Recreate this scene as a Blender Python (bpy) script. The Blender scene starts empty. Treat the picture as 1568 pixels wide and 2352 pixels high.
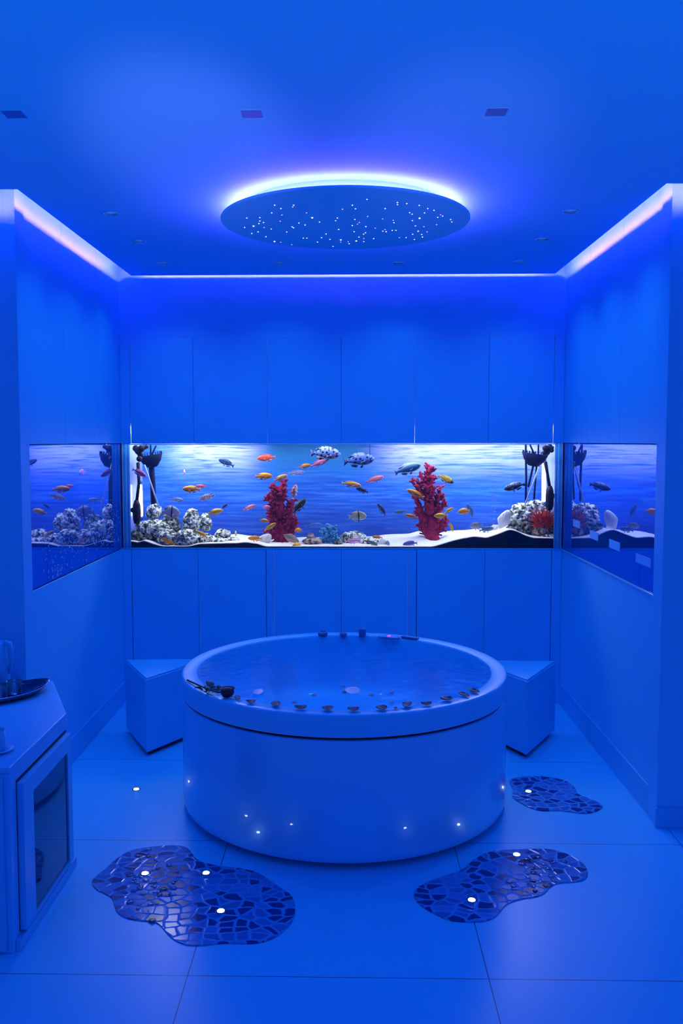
import bpy, bmesh, math, random
from mathutils import Vector, Matrix, noise
PI = math.pi
sc = bpy.context.scene
C = sc.collection

# ------------------------------------------------------------------ camera model
FPX, PITCH, YAW, ROLL, CX, CY, EYE = 2043.2, .0708, .0204, -.0009, 758.83, 1157.66, 1.75
W, H = 1568, 2352
def ray(px, py):
    qx, qy = px - CX, py - CY
    c, s = math.cos(ROLL), math.sin(ROLL)
    a, b = (qx*c + qy*s)/FPX, (-qx*s + qy*c)/FPX
    cp, sp = math.cos(PITCH), math.sin(PITCH)
    d, z = cp - b*sp, -sp - b*cp
    c, s = math.cos(YAW), math.sin(YAW)
    return Vector((a*c - d*s, a*s + d*c, z))
def hit(px, py, axis, val):
    """real-world point seen at a photo pixel on the plane axis = val"""
    o, d = Vector((0, 0, EYE)), ray(px, py)
    return o + d*((val - o[axis])/d[axis])
def at(px, py, y): return hit(px, py, 1, y)

cam_d = bpy.data.cameras.new('camera'); cam = bpy.data.objects.new('camera', cam_d); C.objects.link(cam)
cam_d.sensor_fit = 'HORIZONTAL'; cam_d.sensor_width = 36; cam_d.lens = FPX*36/W
cam_d.shift_x = (W/2 - CX)/W; cam_d.shift_y = (CY - H/2)/W
cam_d.clip_start = .05
cam.matrix_world = Matrix.Translation((0, 0, EYE)) @ Matrix.Rotation(YAW, 4, 'Z') @ Matrix.Rotation(PI/2 - PITCH, 4, 'X') @ Matrix.Rotation(ROLL, 4, 'Z')
sc.camera = cam

# ------------------------------------------------------------------ materials
def nt(name):
    m = bpy.data.materials.new(name); m.use_nodes = True
    t = m.node_tree; t.nodes.clear()
    o = t.nodes.new('ShaderNodeOutputMaterial')
    return m, t, o
def N(t, kind, **kw):
    n = t.nodes.new('ShaderNode' + kind)
    for k, v in kw.items():
        if k in n.inputs: n.inputs[k].default_value = v
        else: setattr(n, k, v)
    return n
def c4(c): return (c[0], c[1], c[2], 1)
def pbr(name, col, rough=.5, metal=0, spec=.5, coat=0, bump=0, bscale=60, var=0, vscale=4):
    """plain painted / lacquered surface with a trace of procedural variation"""
    m, t, o = nt(name)
    p = N(t, 'BsdfPrincipled'); p.inputs['Roughness'].default_value = rough
    p.inputs['Metallic'].default_value = metal; p.inputs['Specular IOR Level'].default_value = spec
    p.inputs['Coat Weight'].default_value = coat; p.inputs['Coat Roughness'].default_value = .03
    p.inputs['Base Color'].default_value = c4(col)
    if var or bump:
        tc = N(t, 'TexCoord')
        if var:
            nz = N(t, 'TexNoise', Scale=vscale); t.links.new(tc.outputs['Object'], nz.inputs['Vector'])
            mx = N(t, 'MixRGB'); mx.inputs[1].default_value = c4([c*(1-var) for c in col]); mx.inputs[2].default_value = c4([min(1, c*(1+var)) for c in col])
            t.links.new(nz.outputs['Fac'], mx.inputs[0]); t.links.new(mx.outputs[0], p.inputs['Base Color'])
        if bump:
            nb = N(t, 'TexNoise', Scale=bscale); t.links.new(tc.outputs['Object'], nb.inputs['Vector'])
            b = N(t, 'Bump', Strength=bump, Distance=.01); t.links.new(nb.outputs['Fac'], b.inputs['Height']); t.links.new(b.outputs[0], p.inputs['Normal'])
    t.links.new(p.outputs[0], o.inputs[0]); return m
def emit(name, col, s):
    m, t, o = nt(name); e = N(t, 'Emission', Color=c4(col), Strength=s); t.links.new(e.outputs[0], o.inputs[0]); return m
def clear(name, tint=(1, 1, 1), ior=1.45, rough=0, bump=0, bscale=8, gloss=(1, 1, 1)):
    """thin glass or water: fresnel reflection over clear transmission"""
    m, t, o = nt(name)
    tr = N(t, 'BsdfTransparent', Color=c4(tint)); gl = N(t, 'BsdfGlossy', Color=c4(gloss), Roughness=rough)
    fr = N(t, 'Fresnel', IOR=ior); mx = N(t, 'MixShader')
    if bump:
        tc = N(t, 'TexCoord'); nb = N(t, 'TexNoise', Scale=bscale, Detail=3); t.links.new(tc.outputs['Object'], nb.inputs['Vector'])
        b = N(t, 'Bump', Strength=bump, Distance=.02); t.links.new(nb.outputs['Fac'], b.inputs['Height'])
        t.links.new(b.outputs[0], gl.inputs['Normal']); t.links.new(b.outputs[0], fr.inputs['Normal'])
    t.links.new(fr.outputs[0], mx.inputs[0]); t.links.new(tr.outputs[0], mx.inputs[1]); t.links.new(gl.outputs[0], mx.inputs[2])
    t.links.new(mx.outputs[0], o.inputs[0]); return m

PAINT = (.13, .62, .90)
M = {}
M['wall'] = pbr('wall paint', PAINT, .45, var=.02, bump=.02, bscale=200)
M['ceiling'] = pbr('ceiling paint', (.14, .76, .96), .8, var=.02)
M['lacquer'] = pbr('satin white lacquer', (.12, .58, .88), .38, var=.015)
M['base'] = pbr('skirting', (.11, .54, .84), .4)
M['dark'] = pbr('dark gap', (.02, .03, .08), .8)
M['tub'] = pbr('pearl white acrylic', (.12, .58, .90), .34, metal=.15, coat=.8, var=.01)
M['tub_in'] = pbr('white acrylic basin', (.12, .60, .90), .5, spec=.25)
M['chrome'] = pbr('satin chrome', (.25, .3, .4), .25, metal=1)
M['grey_plastic'] = pbr('grey plastic', (.05, .15, .38), .4)
M['dark_plastic'] = pbr('dark plastic', (.006, .008, .022), .55, spec=.3)
M['black'] = pbr('black', (.004, .005, .012), .5)
M["led_white"] = emit("white led", (.75, .85, 1), 24)
M['led_pink'] = emit('magenta display', (1, .05, .8), 1.5)

def floor_mat():
    m, t, o = nt('large floor tiles')
    tc = N(t, 'TexCoord'); sep = N(t, 'SeparateXYZ'); t.links.new(tc.outputs['Object'], sep.inputs[0])
    def line(out, off):
        a = N(t, 'Math', operation='SUBTRACT'); t.links.new(out, a.inputs[0]); a.inputs[1].default_value = off
        d = N(t, 'Math', operation='DIVIDE'); t.links.new(a.outputs[0], d.inputs[0]); d.inputs[1].default_value = .985
        f = N(t, 'Math', operation='FRACT'); t.links.new(d.outputs[0], f.inputs[0])
        l = N(t, 'Math', operation='LESS_THAN'); t.links.new(f.outputs[0], l.inputs[0]); l.inputs[1].default_value = .0034
        return l
    lx, ly = line(sep.outputs[0], -.5288), line(sep.outputs[1], 2.7908)
    mxm = N(t, 'Math', operation='MAXIMUM'); t.links.new(lx.outputs[0], mxm.inputs[0]); t.links.new(ly.outputs[0], mxm.inputs[1])
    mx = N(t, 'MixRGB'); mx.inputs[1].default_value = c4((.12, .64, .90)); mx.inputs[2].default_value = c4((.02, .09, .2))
    t.links.new(mxm.outputs[0], mx.inputs[0])
    p = N(t, 'BsdfPrincipled'); p.inputs['Roughness'].default_value = .3
    nz = N(t, 'TexNoise', Scale=3, Detail=4); t.links.new(tc.outputs['Object'], nz.inputs['Vector'])
    b = N(t, 'Bump', Strength=.03, Distance=.01); t.links.new(nz.outputs['Fac'], b.inputs['Height']); t.links.new(b.outputs[0], p.inputs['Normal'])
    t.links.new(mx.outputs[0], p.inputs['Base Color']); t.links.new(p.outputs[0], o.inputs[0]); return m
M['floor'] = floor_mat()

def mirror_mat():
    """dark glass wall panel that mirrors the tank beside it"""
    m, t, o = nt('dark mirror glass')
    d = N(t, 'BsdfDiffuse', Color=c4((.01, .16, .5))); g = N(t, 'BsdfGlossy', Color=c4((.40, .50, .95)), Roughness=.012)
    mx = N(t, 'MixShader', Fac=.62)
    t.links.new(d.outputs[0], mx.inputs[1]); t.links.new(g.outputs[0], mx.inputs[2]); t.links.new(mx.outputs[0], o.inputs[0]); return m
M['mirror'] = mirror_mat()

def pebble_mat():
    m, t, o = nt('pebble mosaic under clear resin')
    tc = N(t, 'TexCoord')
    wv = N(t, 'TexNoise', Scale=9, Detail=1); t.links.new(tc.outputs['Object'], wv.inputs['Vector'])
    mxv = N(t, 'MixRGB', blend_type='LINEAR_LIGHT'); mxv.inputs[0].default_value = .03
    t.links.new(tc.outputs['Object'], mxv.inputs[1]); t.links.new(wv.outputs['Color'], mxv.inputs[2])
    sv = N(t, 'Mapping'); sv.inputs['Scale'].default_value = (1, 1.25, 1); t.links.new(mxv.outputs[0], sv.inputs['Vector'])
    v1 = N(t, 'TexVoronoi', feature='DISTANCE_TO_EDGE', Scale=18, Randomness=.85, voronoi_dimensions='2D'); t.links.new(sv.outputs[0], v1.inputs['Vector'])
    v2 = N(t, 'TexVoronoi', feature='F1', Scale=18, Randomness=.85, voronoi_dimensions='2D'); t.links.new(sv.outputs[0], v2.inputs['Vector'])
    sep = N(t, 'SeparateColor'); t.links.new(v2.outputs['Color'], sep.inputs[0])
    pick = N(t, 'ValToRGB'); e = pick.color_ramp.elements; pick.color_ramp.interpolation = 'CONSTANT'
    e[0].position = 0; e[0].color = (.018, .035, .20, 1); e[1].position = .52; e[1].color = (.07, .24, .55, 1)
    x = e.new(.40); x.color = (.05, .16, .42, 1)
    x = e.new(.78); x.color = (.05, .17, .45, 1)
    t.links.new(sep.outputs[0], pick.inputs[0])
    edge = N(t, 'Math', operation='GREATER_THAN'); edge.inputs[1].default_value = .11; t.links.new(v1.outputs['Distance'], edge.inputs[0])
    mx = N(t, 'MixRGB'); mx.inputs[1].default_value = c4((.10, .33, .66)); t.links.new(edge.outputs[0], mx.inputs[0]); t.links.new(pick.outputs[0], mx.inputs[2])
    p = N(t, 'BsdfPrincipled'); p.inputs['Roughness'].default_value = .16; p.inputs['Specular IOR Level'].default_value = .3
    hb = N(t, 'MapRange'); hb.inputs['From Max'].default_value = .12; t.links.new(v1.outputs['Distance'], hb.inputs['Value'])
    b = N(t, 'Bump', Strength=.25, Distance=.004); t.links.new(hb.outputs[0], b.inputs['Height'])
    t.links.new(b.outputs[0], p.inputs['Normal']); t.links.new(mx.outputs[0], p.inputs['Base Color'])
    t.links.new(p.outputs[0], o.inputs[0]); return m
M['pebble'] = pebble_mat()

def backdrop_mat():
    """printed rippled water behind the tank, lamp glow painted in near the surface"""
    m, t, o = nt('printed water backdrop')
    tc = N(t, 'TexCoord'); mp = N(t, 'Mapping'); mp.inputs['Scale'].default_value = (2.2, 1, 34)
    t.links.new(tc.outputs['Object'], mp.inputs['Vector'])
    wob = N(t, 'TexNoise', Scale=1.3, Detail=2); t.links.new(tc.outputs['Object'], wob.inputs['Vector'])
    add = N(t, 'MixRGB', blend_type='ADD'); add.inputs[0].default_value = 2.2
    t.links.new(mp.outputs[0], add.inputs[1]); t.links.new(wob.outputs['Color'], add.inputs[2])
    nz = N(t, 'TexNoise', Scale=1.6, Detail=5, Roughness=.6); t.links.new(add.outputs[0], nz.inputs['Vector'])
    r = N(t, 'ValToRGB'); e = r.color_ramp.elements
    e[0].position = .34; e[0].color = (.004, .085, .55, 1); e[1].position = .68; e[1].color = (.06, .25, .85, 1)
    x = e.new(.5); x.color = (.012, .145, .68, 1)
    t.links.new(nz.outputs['Fac'], r.inputs[0])
    # lamp glow painted as pale patches in two stretches, greener water between them
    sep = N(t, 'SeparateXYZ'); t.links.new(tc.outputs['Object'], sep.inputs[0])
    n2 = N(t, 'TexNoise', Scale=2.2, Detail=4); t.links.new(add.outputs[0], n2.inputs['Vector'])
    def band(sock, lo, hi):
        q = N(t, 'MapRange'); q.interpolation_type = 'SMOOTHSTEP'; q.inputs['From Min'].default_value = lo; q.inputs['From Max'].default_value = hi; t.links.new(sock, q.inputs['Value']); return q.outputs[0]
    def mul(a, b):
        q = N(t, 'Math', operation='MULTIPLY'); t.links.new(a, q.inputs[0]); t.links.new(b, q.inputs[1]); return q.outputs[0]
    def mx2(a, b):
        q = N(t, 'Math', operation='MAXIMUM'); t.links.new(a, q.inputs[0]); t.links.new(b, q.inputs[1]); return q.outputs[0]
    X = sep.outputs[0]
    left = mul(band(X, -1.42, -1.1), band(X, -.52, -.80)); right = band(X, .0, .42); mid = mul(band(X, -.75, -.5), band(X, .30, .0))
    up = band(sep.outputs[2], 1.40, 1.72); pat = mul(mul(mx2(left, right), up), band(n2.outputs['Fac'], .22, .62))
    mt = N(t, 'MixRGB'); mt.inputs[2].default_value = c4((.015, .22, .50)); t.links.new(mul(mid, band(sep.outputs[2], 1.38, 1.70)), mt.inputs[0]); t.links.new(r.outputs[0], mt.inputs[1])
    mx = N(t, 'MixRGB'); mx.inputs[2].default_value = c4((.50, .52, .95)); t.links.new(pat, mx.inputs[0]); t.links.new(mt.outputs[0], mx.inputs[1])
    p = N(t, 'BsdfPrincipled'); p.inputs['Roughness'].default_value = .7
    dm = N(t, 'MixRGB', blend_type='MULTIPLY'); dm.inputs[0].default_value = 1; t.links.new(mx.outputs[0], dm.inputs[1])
    dr = N(t, 'ValToRGB'); de = dr.color_ramp.elements; de[0].color = (.40, .42, .60, 1); de[1].color = (1, 1, 1, 1); t.links.new(band(sep.outputs[2], 1.06, 1.42), dr.inputs[0]); t.links.new(dr.outputs[0], dm.inputs[2])  # colour darkens towards the bottom
    t.links.new(dm.outputs[0], p.inputs['Base Color']); t.links.new(p.outputs[0], o.inputs[0]); return m
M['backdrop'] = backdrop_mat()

def rock_mat(name, light, dark, lo=.42, hi=.56, scale=22):
    m, t, o = nt(name); tc = N(t, 'TexCoord')
    nz = N(t, 'TexNoise', Scale=scale, Detail=4, Roughness=.65); t.links.new(tc.outputs['Object'], nz.inputs['Vector'])
    r = N(t, 'ValToRGB'); e = r.color_ramp.elements; e[0].position = lo; e[0].color = c4(dark); e[1].position = hi; e[1].color = c4(light)
    t.links.new(nz.outputs['Fac'], r.inputs[0])
    p = N(t, 'BsdfPrincipled'); p.inputs['Roughness'].default_value = .85
    b = N(t, 'Bump', Strength=.5, Distance=.01); t.links.new(nz.outputs['Fac'], b.inputs['Height']); t.links.new(b.outputs[0], p.inputs['Normal'])
    t.links.new(r.outputs[0], p.inputs['Base Color']); t.links.new(p.outputs[0], o.inputs[0]); return m
M['rock'] = rock_mat('pale holey rock', (.84, .88, .80), (.05, .07, .05), .45, .54, 40)  # dark speckle stands for algae and for shade in the holes
M['rock_dark'] = rock_mat('algae grown rock', (.38, .42, .36), (.015, .025, .025), .46, .66, 40)
M['rock_brown'] = rock_mat('brown rock', (.55, .42, .36), (.10, .07, .06))
M['shell'] = pbr('shell', (.62, .62, .60), .5, var=.25, vscale=30, bump=.3)
M['shell_white'] = pbr('white shell', (.85, .86, .84), .45, var=.08, vscale=30)
M['shell_brown'] = pbr('brown shell', (.35, .26, .22), .5, var=.35, vscale=40, bump=.3)
M['sand'] = pbr('white sand', (.86, .85, .86), .9, var=.08, vscale=40, bump=.4, bscale=300)
M['gravel'] = pbr('dark undergravel', (.012, .018, .04), .8, var=.5, vscale=60, bump=.5, bscale=150)
M['coral_red'] = rock_mat('red gorgonian', (.50, .004, .05), (.16, .0, .06), .35, .7, 40)
M['coral_blue'] = rock_mat('blue branching coral', (.12, .50, .80), (.02, .13, .32), .35, .65, 30)
M['plant_red'] = rock_mat('orange red frond', (.75, .10, .03), (.45, .03, .06), .35, .65, 30)

# ------------------------------------------------------------------ mesh helpers
def tag(o, label=None, cat=None, group=None, kind=None):
    if label: o['label'] = label
    if cat: o['category'] = cat
    if group: o['group'] = group
    if kind: o['kind'] = kind
    return o
def empty(name, loc=(0, 0, 0), label=None, cat=None, group=None):
    o = bpy.data.objects.new(name, None); C.objects.link(o); o.location = loc; o.empty_display_size = .05
    return tag(o, label, cat, group)
def link(name, me, parent=None, world=True):
    o = bpy.data.objects.new(name, me); C.objects.link(o)
    if parent is not None:
        o.parent = parent
        if world: o.matrix_parent_inverse = Matrix.Translation(-Vector(parent.location))
    return o
def obj(name, bm, mat, parent=None, smooth=False, bevel=0, seg=2, origin=None):
    """finish a bmesh whose coordinates are world coordinates"""
    bmesh.ops.recalc_face_normals(bm, faces=bm.faces)
    me = bpy.data.meshes.new(name)
    if origin is not None: bmesh.ops.translate(bm, verts=bm.verts, vec=-Vector(origin))
    bm.to_mesh(me); bm.free()
    for x in (mat if isinstance(mat, (list, tuple)) else [mat]): me.materials.append(x)
    if smooth:
        for p in me.polygons: p.use_smooth = True
    o = link(name, me, parent)
    if origin is not None: o.location = origin
    if bevel:
        b = o.modifiers.new('bevel', 'BEVEL'); b.width = bevel; b.segments = seg; b.limit_method = 'ANGLE'; b.angle_limit = .6
    return o
def struct(name, bm, mat, **k): return tag(obj(name, bm, mat, **k), kind='structure')
def box(bm, x0, x1, y0, y1, z0, z1, mi=0):
    v = [bm.verts.new((x, y, z)) for z in (z0, z1) for x, y in ((x0, y0), (x1, y0), (x1, y1), (x0, y1))]
    for f in ((0, 1, 2, 3), (4, 5, 6, 7), (0, 1, 5, 4), (1, 2, 6, 5), (2, 3, 7, 6), (3, 0, 4, 7)):
        bm.faces.new([v[i] for i in f]).material_index = mi
    return bm
def B(*a): return box(bmesh.new(), *a)
def prism(bm, pts, z0, z1, mi=0):
    a = [bm.verts.new((p[0], p[1], z0)) for p in pts]; b = [bm.verts.new((p[0], p[1], z1)) for p in pts]
    n = len(pts)
    bm.faces.new(a).material_index = mi; bm.faces.new(b).material_index = mi
    for i in range(n): bm.faces.new((a[i], a[(i+1) % n], b[(i+1) % n], b[i])).material_index = mi
    return bm
def lathe(bm, prof, cx, cy, seg=96, closed=False, mi=0):
    """revolve (r, z) profile about a vertical axis"""
    rings = []
    for r, z in prof:
        if r < 1e-6: rings.append([bm.verts.new((cx, cy, z))])
        else: rings.append([bm.verts.new((cx + r*math.cos(2*PI*i/seg), cy + r*math.sin(2*PI*i/seg), z)) for i in range(seg)])
    pairs = list(zip(rings, rings[1:])) + ([(rings[-1], rings[0])] if closed else [])
    for a, b in pairs:
        for i in range(seg):
            j = (i+1) % seg
            f = [a[i % len(a)], a[j % len(a)], b[j % len(b)], b[i % len(b)]]
            u = []
            for q in f:
                if q not in u: u.append(q)
            if len(u) > 2: bm.faces.new(u).material_index = mi
    return bm
def tube(bm, pts, rad, seg=8, mi=0, cap=True):
    """round tube along points, with a radius each"""
    pts = [Vector(p) for p in pts]
    if not isinstance(rad, (list, tuple)): rad = [rad]*len(pts)
    if cap:
        d0 = (pts[0]-pts[1]).normalized(); d1 = (pts[-1]-pts[-2]).normalized()
        pts = [pts[0]+d0*rad[0]*.55] + pts + [pts[-1]+d1*rad[-1]*.55]; rad = [rad[0]*.45] + list(rad) + [rad[-1]*.45]
    up = Vector((.31, .17, .93)); rings = []
    for i, p in enumerate(pts):
        d = (pts[min(i+1, len(pts)-1)] - pts[max(i-1, 0)]).normalized()
        if abs(d.dot(up)) > .98: up = Vector((.9, .3, .1))
        u = d.cross(up).normalized(); v = d.cross(u)
        rings.append([bm.verts.new(p + (u*math.cos(2*PI*k/seg) + v*math.sin(2*PI*k/seg))*rad[i]) for k in range(seg)])
    for a, b in zip(rings, rings[1:]):
        for k in range(seg): bm.faces.new((a[k], a[(k+1) % seg], b[(k+1) % seg], b[k])).material_index = mi
    bm.faces.new(rings[0]).material_index = mi; bm.faces.new(rings[-1]).material_index = mi
    return bm
def ball(bm, c, r, s=(1, 1, 1), sub=2, rot=None, mi=0):
    m = Matrix.Translation(c) @ (rot.to_4x4() if rot else Matrix()) @ Matrix.Diagonal((r*s[0], r*s[1], r*s[2], 1))
    n0 = len(bm.faces)
    bmesh.ops.create_icosphere(bm, subdivisions=sub, radius=1, matrix=m)
    if mi:
        bm.faces.ensure_lookup_table()
        for f in bm.faces[n0:]: f.material_index = mi
    return bm
def interp(tab, x):
    if x <= tab[0][0]: return tab[0][1]
    for (a, p), (b, q) in zip(tab, tab[1:]):
        if x <= b:
            u = (x-a)/(b-a); return p + (q-p)*u
    return tab[-1][1]
def smooth_closed(pts, n=3):
    for _ in range(n):
        out = []
        for i, p in enumerate(pts):
            q = pts[(i+1) % len(pts)]
            out.append((p[0]*.75+q[0]*.25, p[1]*.75+q[1]*.25)); out.append((p[0]*.25+q[0]*.75, p[1]*.25+q[1]*.75))
        pts = out
    return pts

# ------------------------------------------------------------------ the setting
XL, XR, ZB = -1.506, 1.408, 5.87
ZC = 2.82                                         # underside of the dropped ceiling
SL, SR, SB, SF = -1.41, 1.325, 5.83, 3.845        # its free edges beside the cove
TZ0, TZ1, CT = 1.0417, 1.7327, 2.43               # tank bottom, tank top, cabinet top
YPL, YPR = 4.03, 3.955                            # front faces of the two piers
PAN_L, PAN_R = (4.146, 5.866), (4.075, 5.866)

struct('floor', B(-4.2, 4.2, -1.6, 6.9, -.12, 0), M['floor'])
from mathutils.geometry import delaunay_2d_cdt
DOWN = [(255, 490.5), (319, 554.5), (374, 604), (641, 604), (916, 604), (1196, 599.5), (1247, 549.5), (1311, 485.5)]
HOLE = .034
outer = [(-4, -1.6), (4, -1.6), (4, SF+.02), (SR, SF-.02), (SR, SB), (SL, SB), (SL, SF), (-4, SF)]
loops = [outer] + [[(p.x + HOLE*math.cos(-2*PI*i/28), p.y + HOLE*math.sin(-2*PI*i/28)) for i in range(28)] for p in (hit(x, y, 2, ZC) for x, y in DOWN)]
cv, ce = [], []
for l in loops:
    n0 = len(cv); cv += [Vector(p) for p in l]; ce += [(n0+i, n0+(i+1) % len(l)) for i in range(len(l))]
ov, oe, of, *_ = delaunay_2d_cdt(cv, ce, [], 1, 1e-6)
hc = [hit(x, y, 2, ZC) for x, y in DOWN]
def keep(f):
    x, y = sum(ov[i][0] for i in f)/len(f), sum(ov[i][1] for i in f)/len(f)
    return all(math.hypot(x-h.x, y-h.y) > HOLE*.985 for h in hc)
of = [f for f in of if keep(f)]
bm = bmesh.new(); vb = [bm.verts.new((v[0], v[1], ZC)) for v in ov]; vt = [bm.verts.new((v[0], v[1], ZC+.02)) for v in ov]
cnt = {}
for f in of:
    bm.faces.new([vb[i] for i in f]); bm.faces.new([vt[i] for i in f])
    for i in range(len(f)):
        k = tuple(sorted((f[i], f[(i+1) % len(f)]))); cnt[k] = cnt.get(k, 0) + 1
for (a, b), c in cnt.items():
    if c == 1: bm.faces.new((vb[a], vb[b], vt[b], vt[a]))
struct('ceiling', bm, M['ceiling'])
# lid of the cove above it, with the upstand that closes the cove towards the room
bm = B(-4, 4, SF-.3, 6.9, ZC+.17, ZC+.25)
cov = .20
for a in ((SL+cov, SL+cov+.02, SF-cov, SB-cov), (SR-cov-.02, SR-cov, SF-cov, SB-cov), (SL+cov, SR-cov, SB-cov-.02, SB-cov),
          (-4, SL+cov+.02, SF-cov-.02, SF-cov), (SR-cov-.02, 4, SF-cov-.02, SF-cov)):
    box(bm, *a, ZC+.02, ZC+.17)
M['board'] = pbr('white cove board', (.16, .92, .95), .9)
struct('trim_1', bm, M['board'])

def seams(bm, x0, x1, cuts, z0, z1, y0, y1, g=.003):
    e = [y0] + sorted(cuts) + [y1]
    for a, b in zip(e, e[1:]): box(bm, x0, x1, a + (g/2 if a > y0 else 0), b - (g/2 if b < y1 else 0), z0, z1)
# side walls: plain below, panel of dark glass, three flush panels above with fine seams
for side, x, sgn, pan, yp, cuts in (('left', XL, -1, PAN_L, YPL, (4.715, 5.36)), ('right', XR, 1, PAN_R, YPR, (4.673, 5.30))):
    a, b = sorted((x, x + sgn*.10)); bm = bmesh.new()
    box(bm, a, b, pan[0], 6.9, 0, TZ0-.006)
    seams(bm, a, b, cuts, TZ1+.003, ZC+.17, pan[0], 6.9)
    a2, b2 = sorted((x + sgn*.03, x + sgn*.10))
    box(bm, a2, b2, pan[0], 6.9, TZ0-.006, TZ1+.003)
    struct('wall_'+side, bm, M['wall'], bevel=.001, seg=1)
    # pier at the mouth of the niche, a hair proud of the wall, with its face to the room
    p0, p1 = sorted((x - sgn*.012, x + sgn*2.6))
    struct('wall_front_'+side, B(p0, p1, yp, pan[0]-.001, 0, ZC+.17), M['wall'], bevel=.002)
    # baseboards: along the niche, and across the pier front
    q0, q1 = sorted((x + sgn*.001, x - sgn*.008))
    struct('baseboard_'+side, B(q0, q1, pan[0]+.01, 5.86, .0, .14), M['base'], bevel=.002)
    q0, q1 = sorted((x - sgn*.020, x + sgn*2.6))
    struct('baseboard_front_'+side, B(q0, q1, yp-.012, yp-.0005, 0, .092), M['base'], bevel=.002)
    # glass panel
    g0, g1 = sorted((x + sgn*.002, x + sgn*.02))
    struct('window_%d' % (1 if sgn < 0 else 2), B(g0, g1, pan[0]+.003, pan[1], TZ0, TZ1), M['mirror'], bevel=.002)
M['edge_glass'] = pbr('polished glass edge', (.35, .72, .95), .12, coat=.6)
struct('trim_2', B(XR-.006, XR+.004, PAN_R[0]+.01, PAN_R[1]-.02, TZ0-.012, TZ0-.001), M['edge_glass'], bevel=.002)
# wall above the cabinets and behind the tank
bm = B(XL-.1, XR+.1, 5.876, 6.9, CT+.002, ZC+.17)
struct('wall_back', bm, M['wall'])
# fillers beside and between the lower cupboards
for i, (a, b) in enumerate(((XL, -1.449), (-.5485, -.4995), (.3955, .4505), (1.343, XR))):
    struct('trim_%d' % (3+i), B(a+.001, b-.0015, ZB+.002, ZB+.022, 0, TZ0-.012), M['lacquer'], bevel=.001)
for i, (a, b) in enumerate(((XL, -1.4395), (1.3395, XR))):
    struct('trim_%d' % (7+i), B(a+.001, b-.002, ZB+.002, ZB+.022, TZ1, CT), M['lacquer'], bevel=.001)
struct('trim_9', B(XL+.001, XR-.001, ZB+.001, ZB+.02, TZ0-.0105, TZ0-.001), M['lacquer'], bevel=.001)   # rail under the tank glass

# ------------------------------------------------------------------ cupboards
def cupboard(name, x0, x1, xm, z0, z1, label, carcass, g=.0015, gm=.0009):
    t = empty(name, ((x0+x1)/2, ZB, z0), label, 'cabinet', 'white flush cupboards around the aquarium')
    for a, b in ((x0+g, xm-gm), (xm+gm, x1-g)):
        obj('door', B(a, b, ZB, ZB+.02, z0+.001, z1-.001), M['lacquer'], t, bevel=.0012, seg=1)
    if carcass: obj('carcass', B(x0+.012, x1-.012, ZB+.0215, 6.42, max(z0, .0), z1-.03), M['dark'], t)
    else: obj('stile', B(xm-.02, xm+.02, ZB+.0212, ZB+.035, z0+.01, z1-.01), M['dark'], t)
    return t
upx = [-1.438, -.534, .433, 1.338]; upm = [-1.022, -.050, .915]
for i, w in enumerate(('over the left end of the aquarium', 'over the middle of the aquarium', 'over the right end of the aquarium')):
    cupboard('wall_cabinet', upx[i], upx[i+1], upm[i], TZ1, CT, 'white handleless two-door upper cupboard '+w, False)
for (a, b, m, w) in ((-1.4475, -.550, -1.002, 'below the left end of the aquarium, behind the left stool'), (-.498, .394, -.049, 'below the middle of the aquarium, right behind the tub'), (.452, 1.3415, .901, 'below the right end of the aquarium, behind the right stool')):
    cupboard('base_cabinet', a, b, m, 0, TZ0-.012, 'white handleless two-door lower cupboard '+w, True)

# ------------------------------------------------------------------ aquarium
YB = 6.42                                          # backdrop plane
aq = empty('aquarium', (0, ZB, TZ0), 'long built-in glass aquarium across the back wall between white cupboards', 'aquarium')
M['tank_glass'] = clear('tank glass', (.97, .99, 1), 1.35)
obj('front_glass', B(XL+.015, XR-.015, ZB+.0035, ZB+.015, TZ0, TZ1-.0005), M['tank_glass'], aq)
def edge_mat(name, col):
    m, t, o = nt(name); a = N(t, 'BsdfTranslucent', Color=c4(col)); b = N(t, 'BsdfDiffuse', Color=c4(col)); g = N(t, 'BsdfGlossy', Roughness=.1)
    x = N(t, 'MixShader', Fac=.35); y = N(t, 'MixShader', Fac=.06); t.links.new(a.outputs[0], x.inputs[1]); t.links.new(b.outputs[0], x.inputs[2])
    t.links.new(x.outputs[0], y.inputs[1]); t.links.new(g.outputs[0], y.inputs[2]); t.links.new(y.outputs[0], o.inputs[0]); return m
M['glass_post'] = edge_mat('thick glass edge', (.22, .72, 1))
M['glass_glint'] = edge_mat('glass edge glint', (.65, .92, 1))  # paler colour imitates tank light caught in the glass edges
for s, x in ((1, XL), (-1, XR)):
    bm = bmesh.new()
    for k, (a, b, mi) in enumerate(((.004, .012, 1), (.014, .030, 0), (.031, .036, 1), (.037, .052, 0), (.053, .057, 1))):
        x0, x1 = sorted((x + s*a, x + s*b)); box(bm, x0, x1, ZB-.002-.001*(k % 2), ZB+.0025, TZ0, TZ1+.003, mi)
    obj('corner_glass', bm, [M['glass_post'], M['glass_glint']], aq, bevel=.001)
    x0, x1 = sorted((x + s*.003, x + s*.012))
    M.setdefault('side_panel', pbr('frosted side panel', (.30, .36, .85), .5))
    obj('side_panel', B(x0, x1, ZB+.02, YB, TZ0, TZ1+.1), M['side_panel'], aq)
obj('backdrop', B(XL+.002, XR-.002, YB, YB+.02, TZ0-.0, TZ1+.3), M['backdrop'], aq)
obj('tank_floor', B(XL+.002, XR-.002, ZB+.02, YB, TZ0-.009, TZ0+.002), M['black'], aq)
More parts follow.
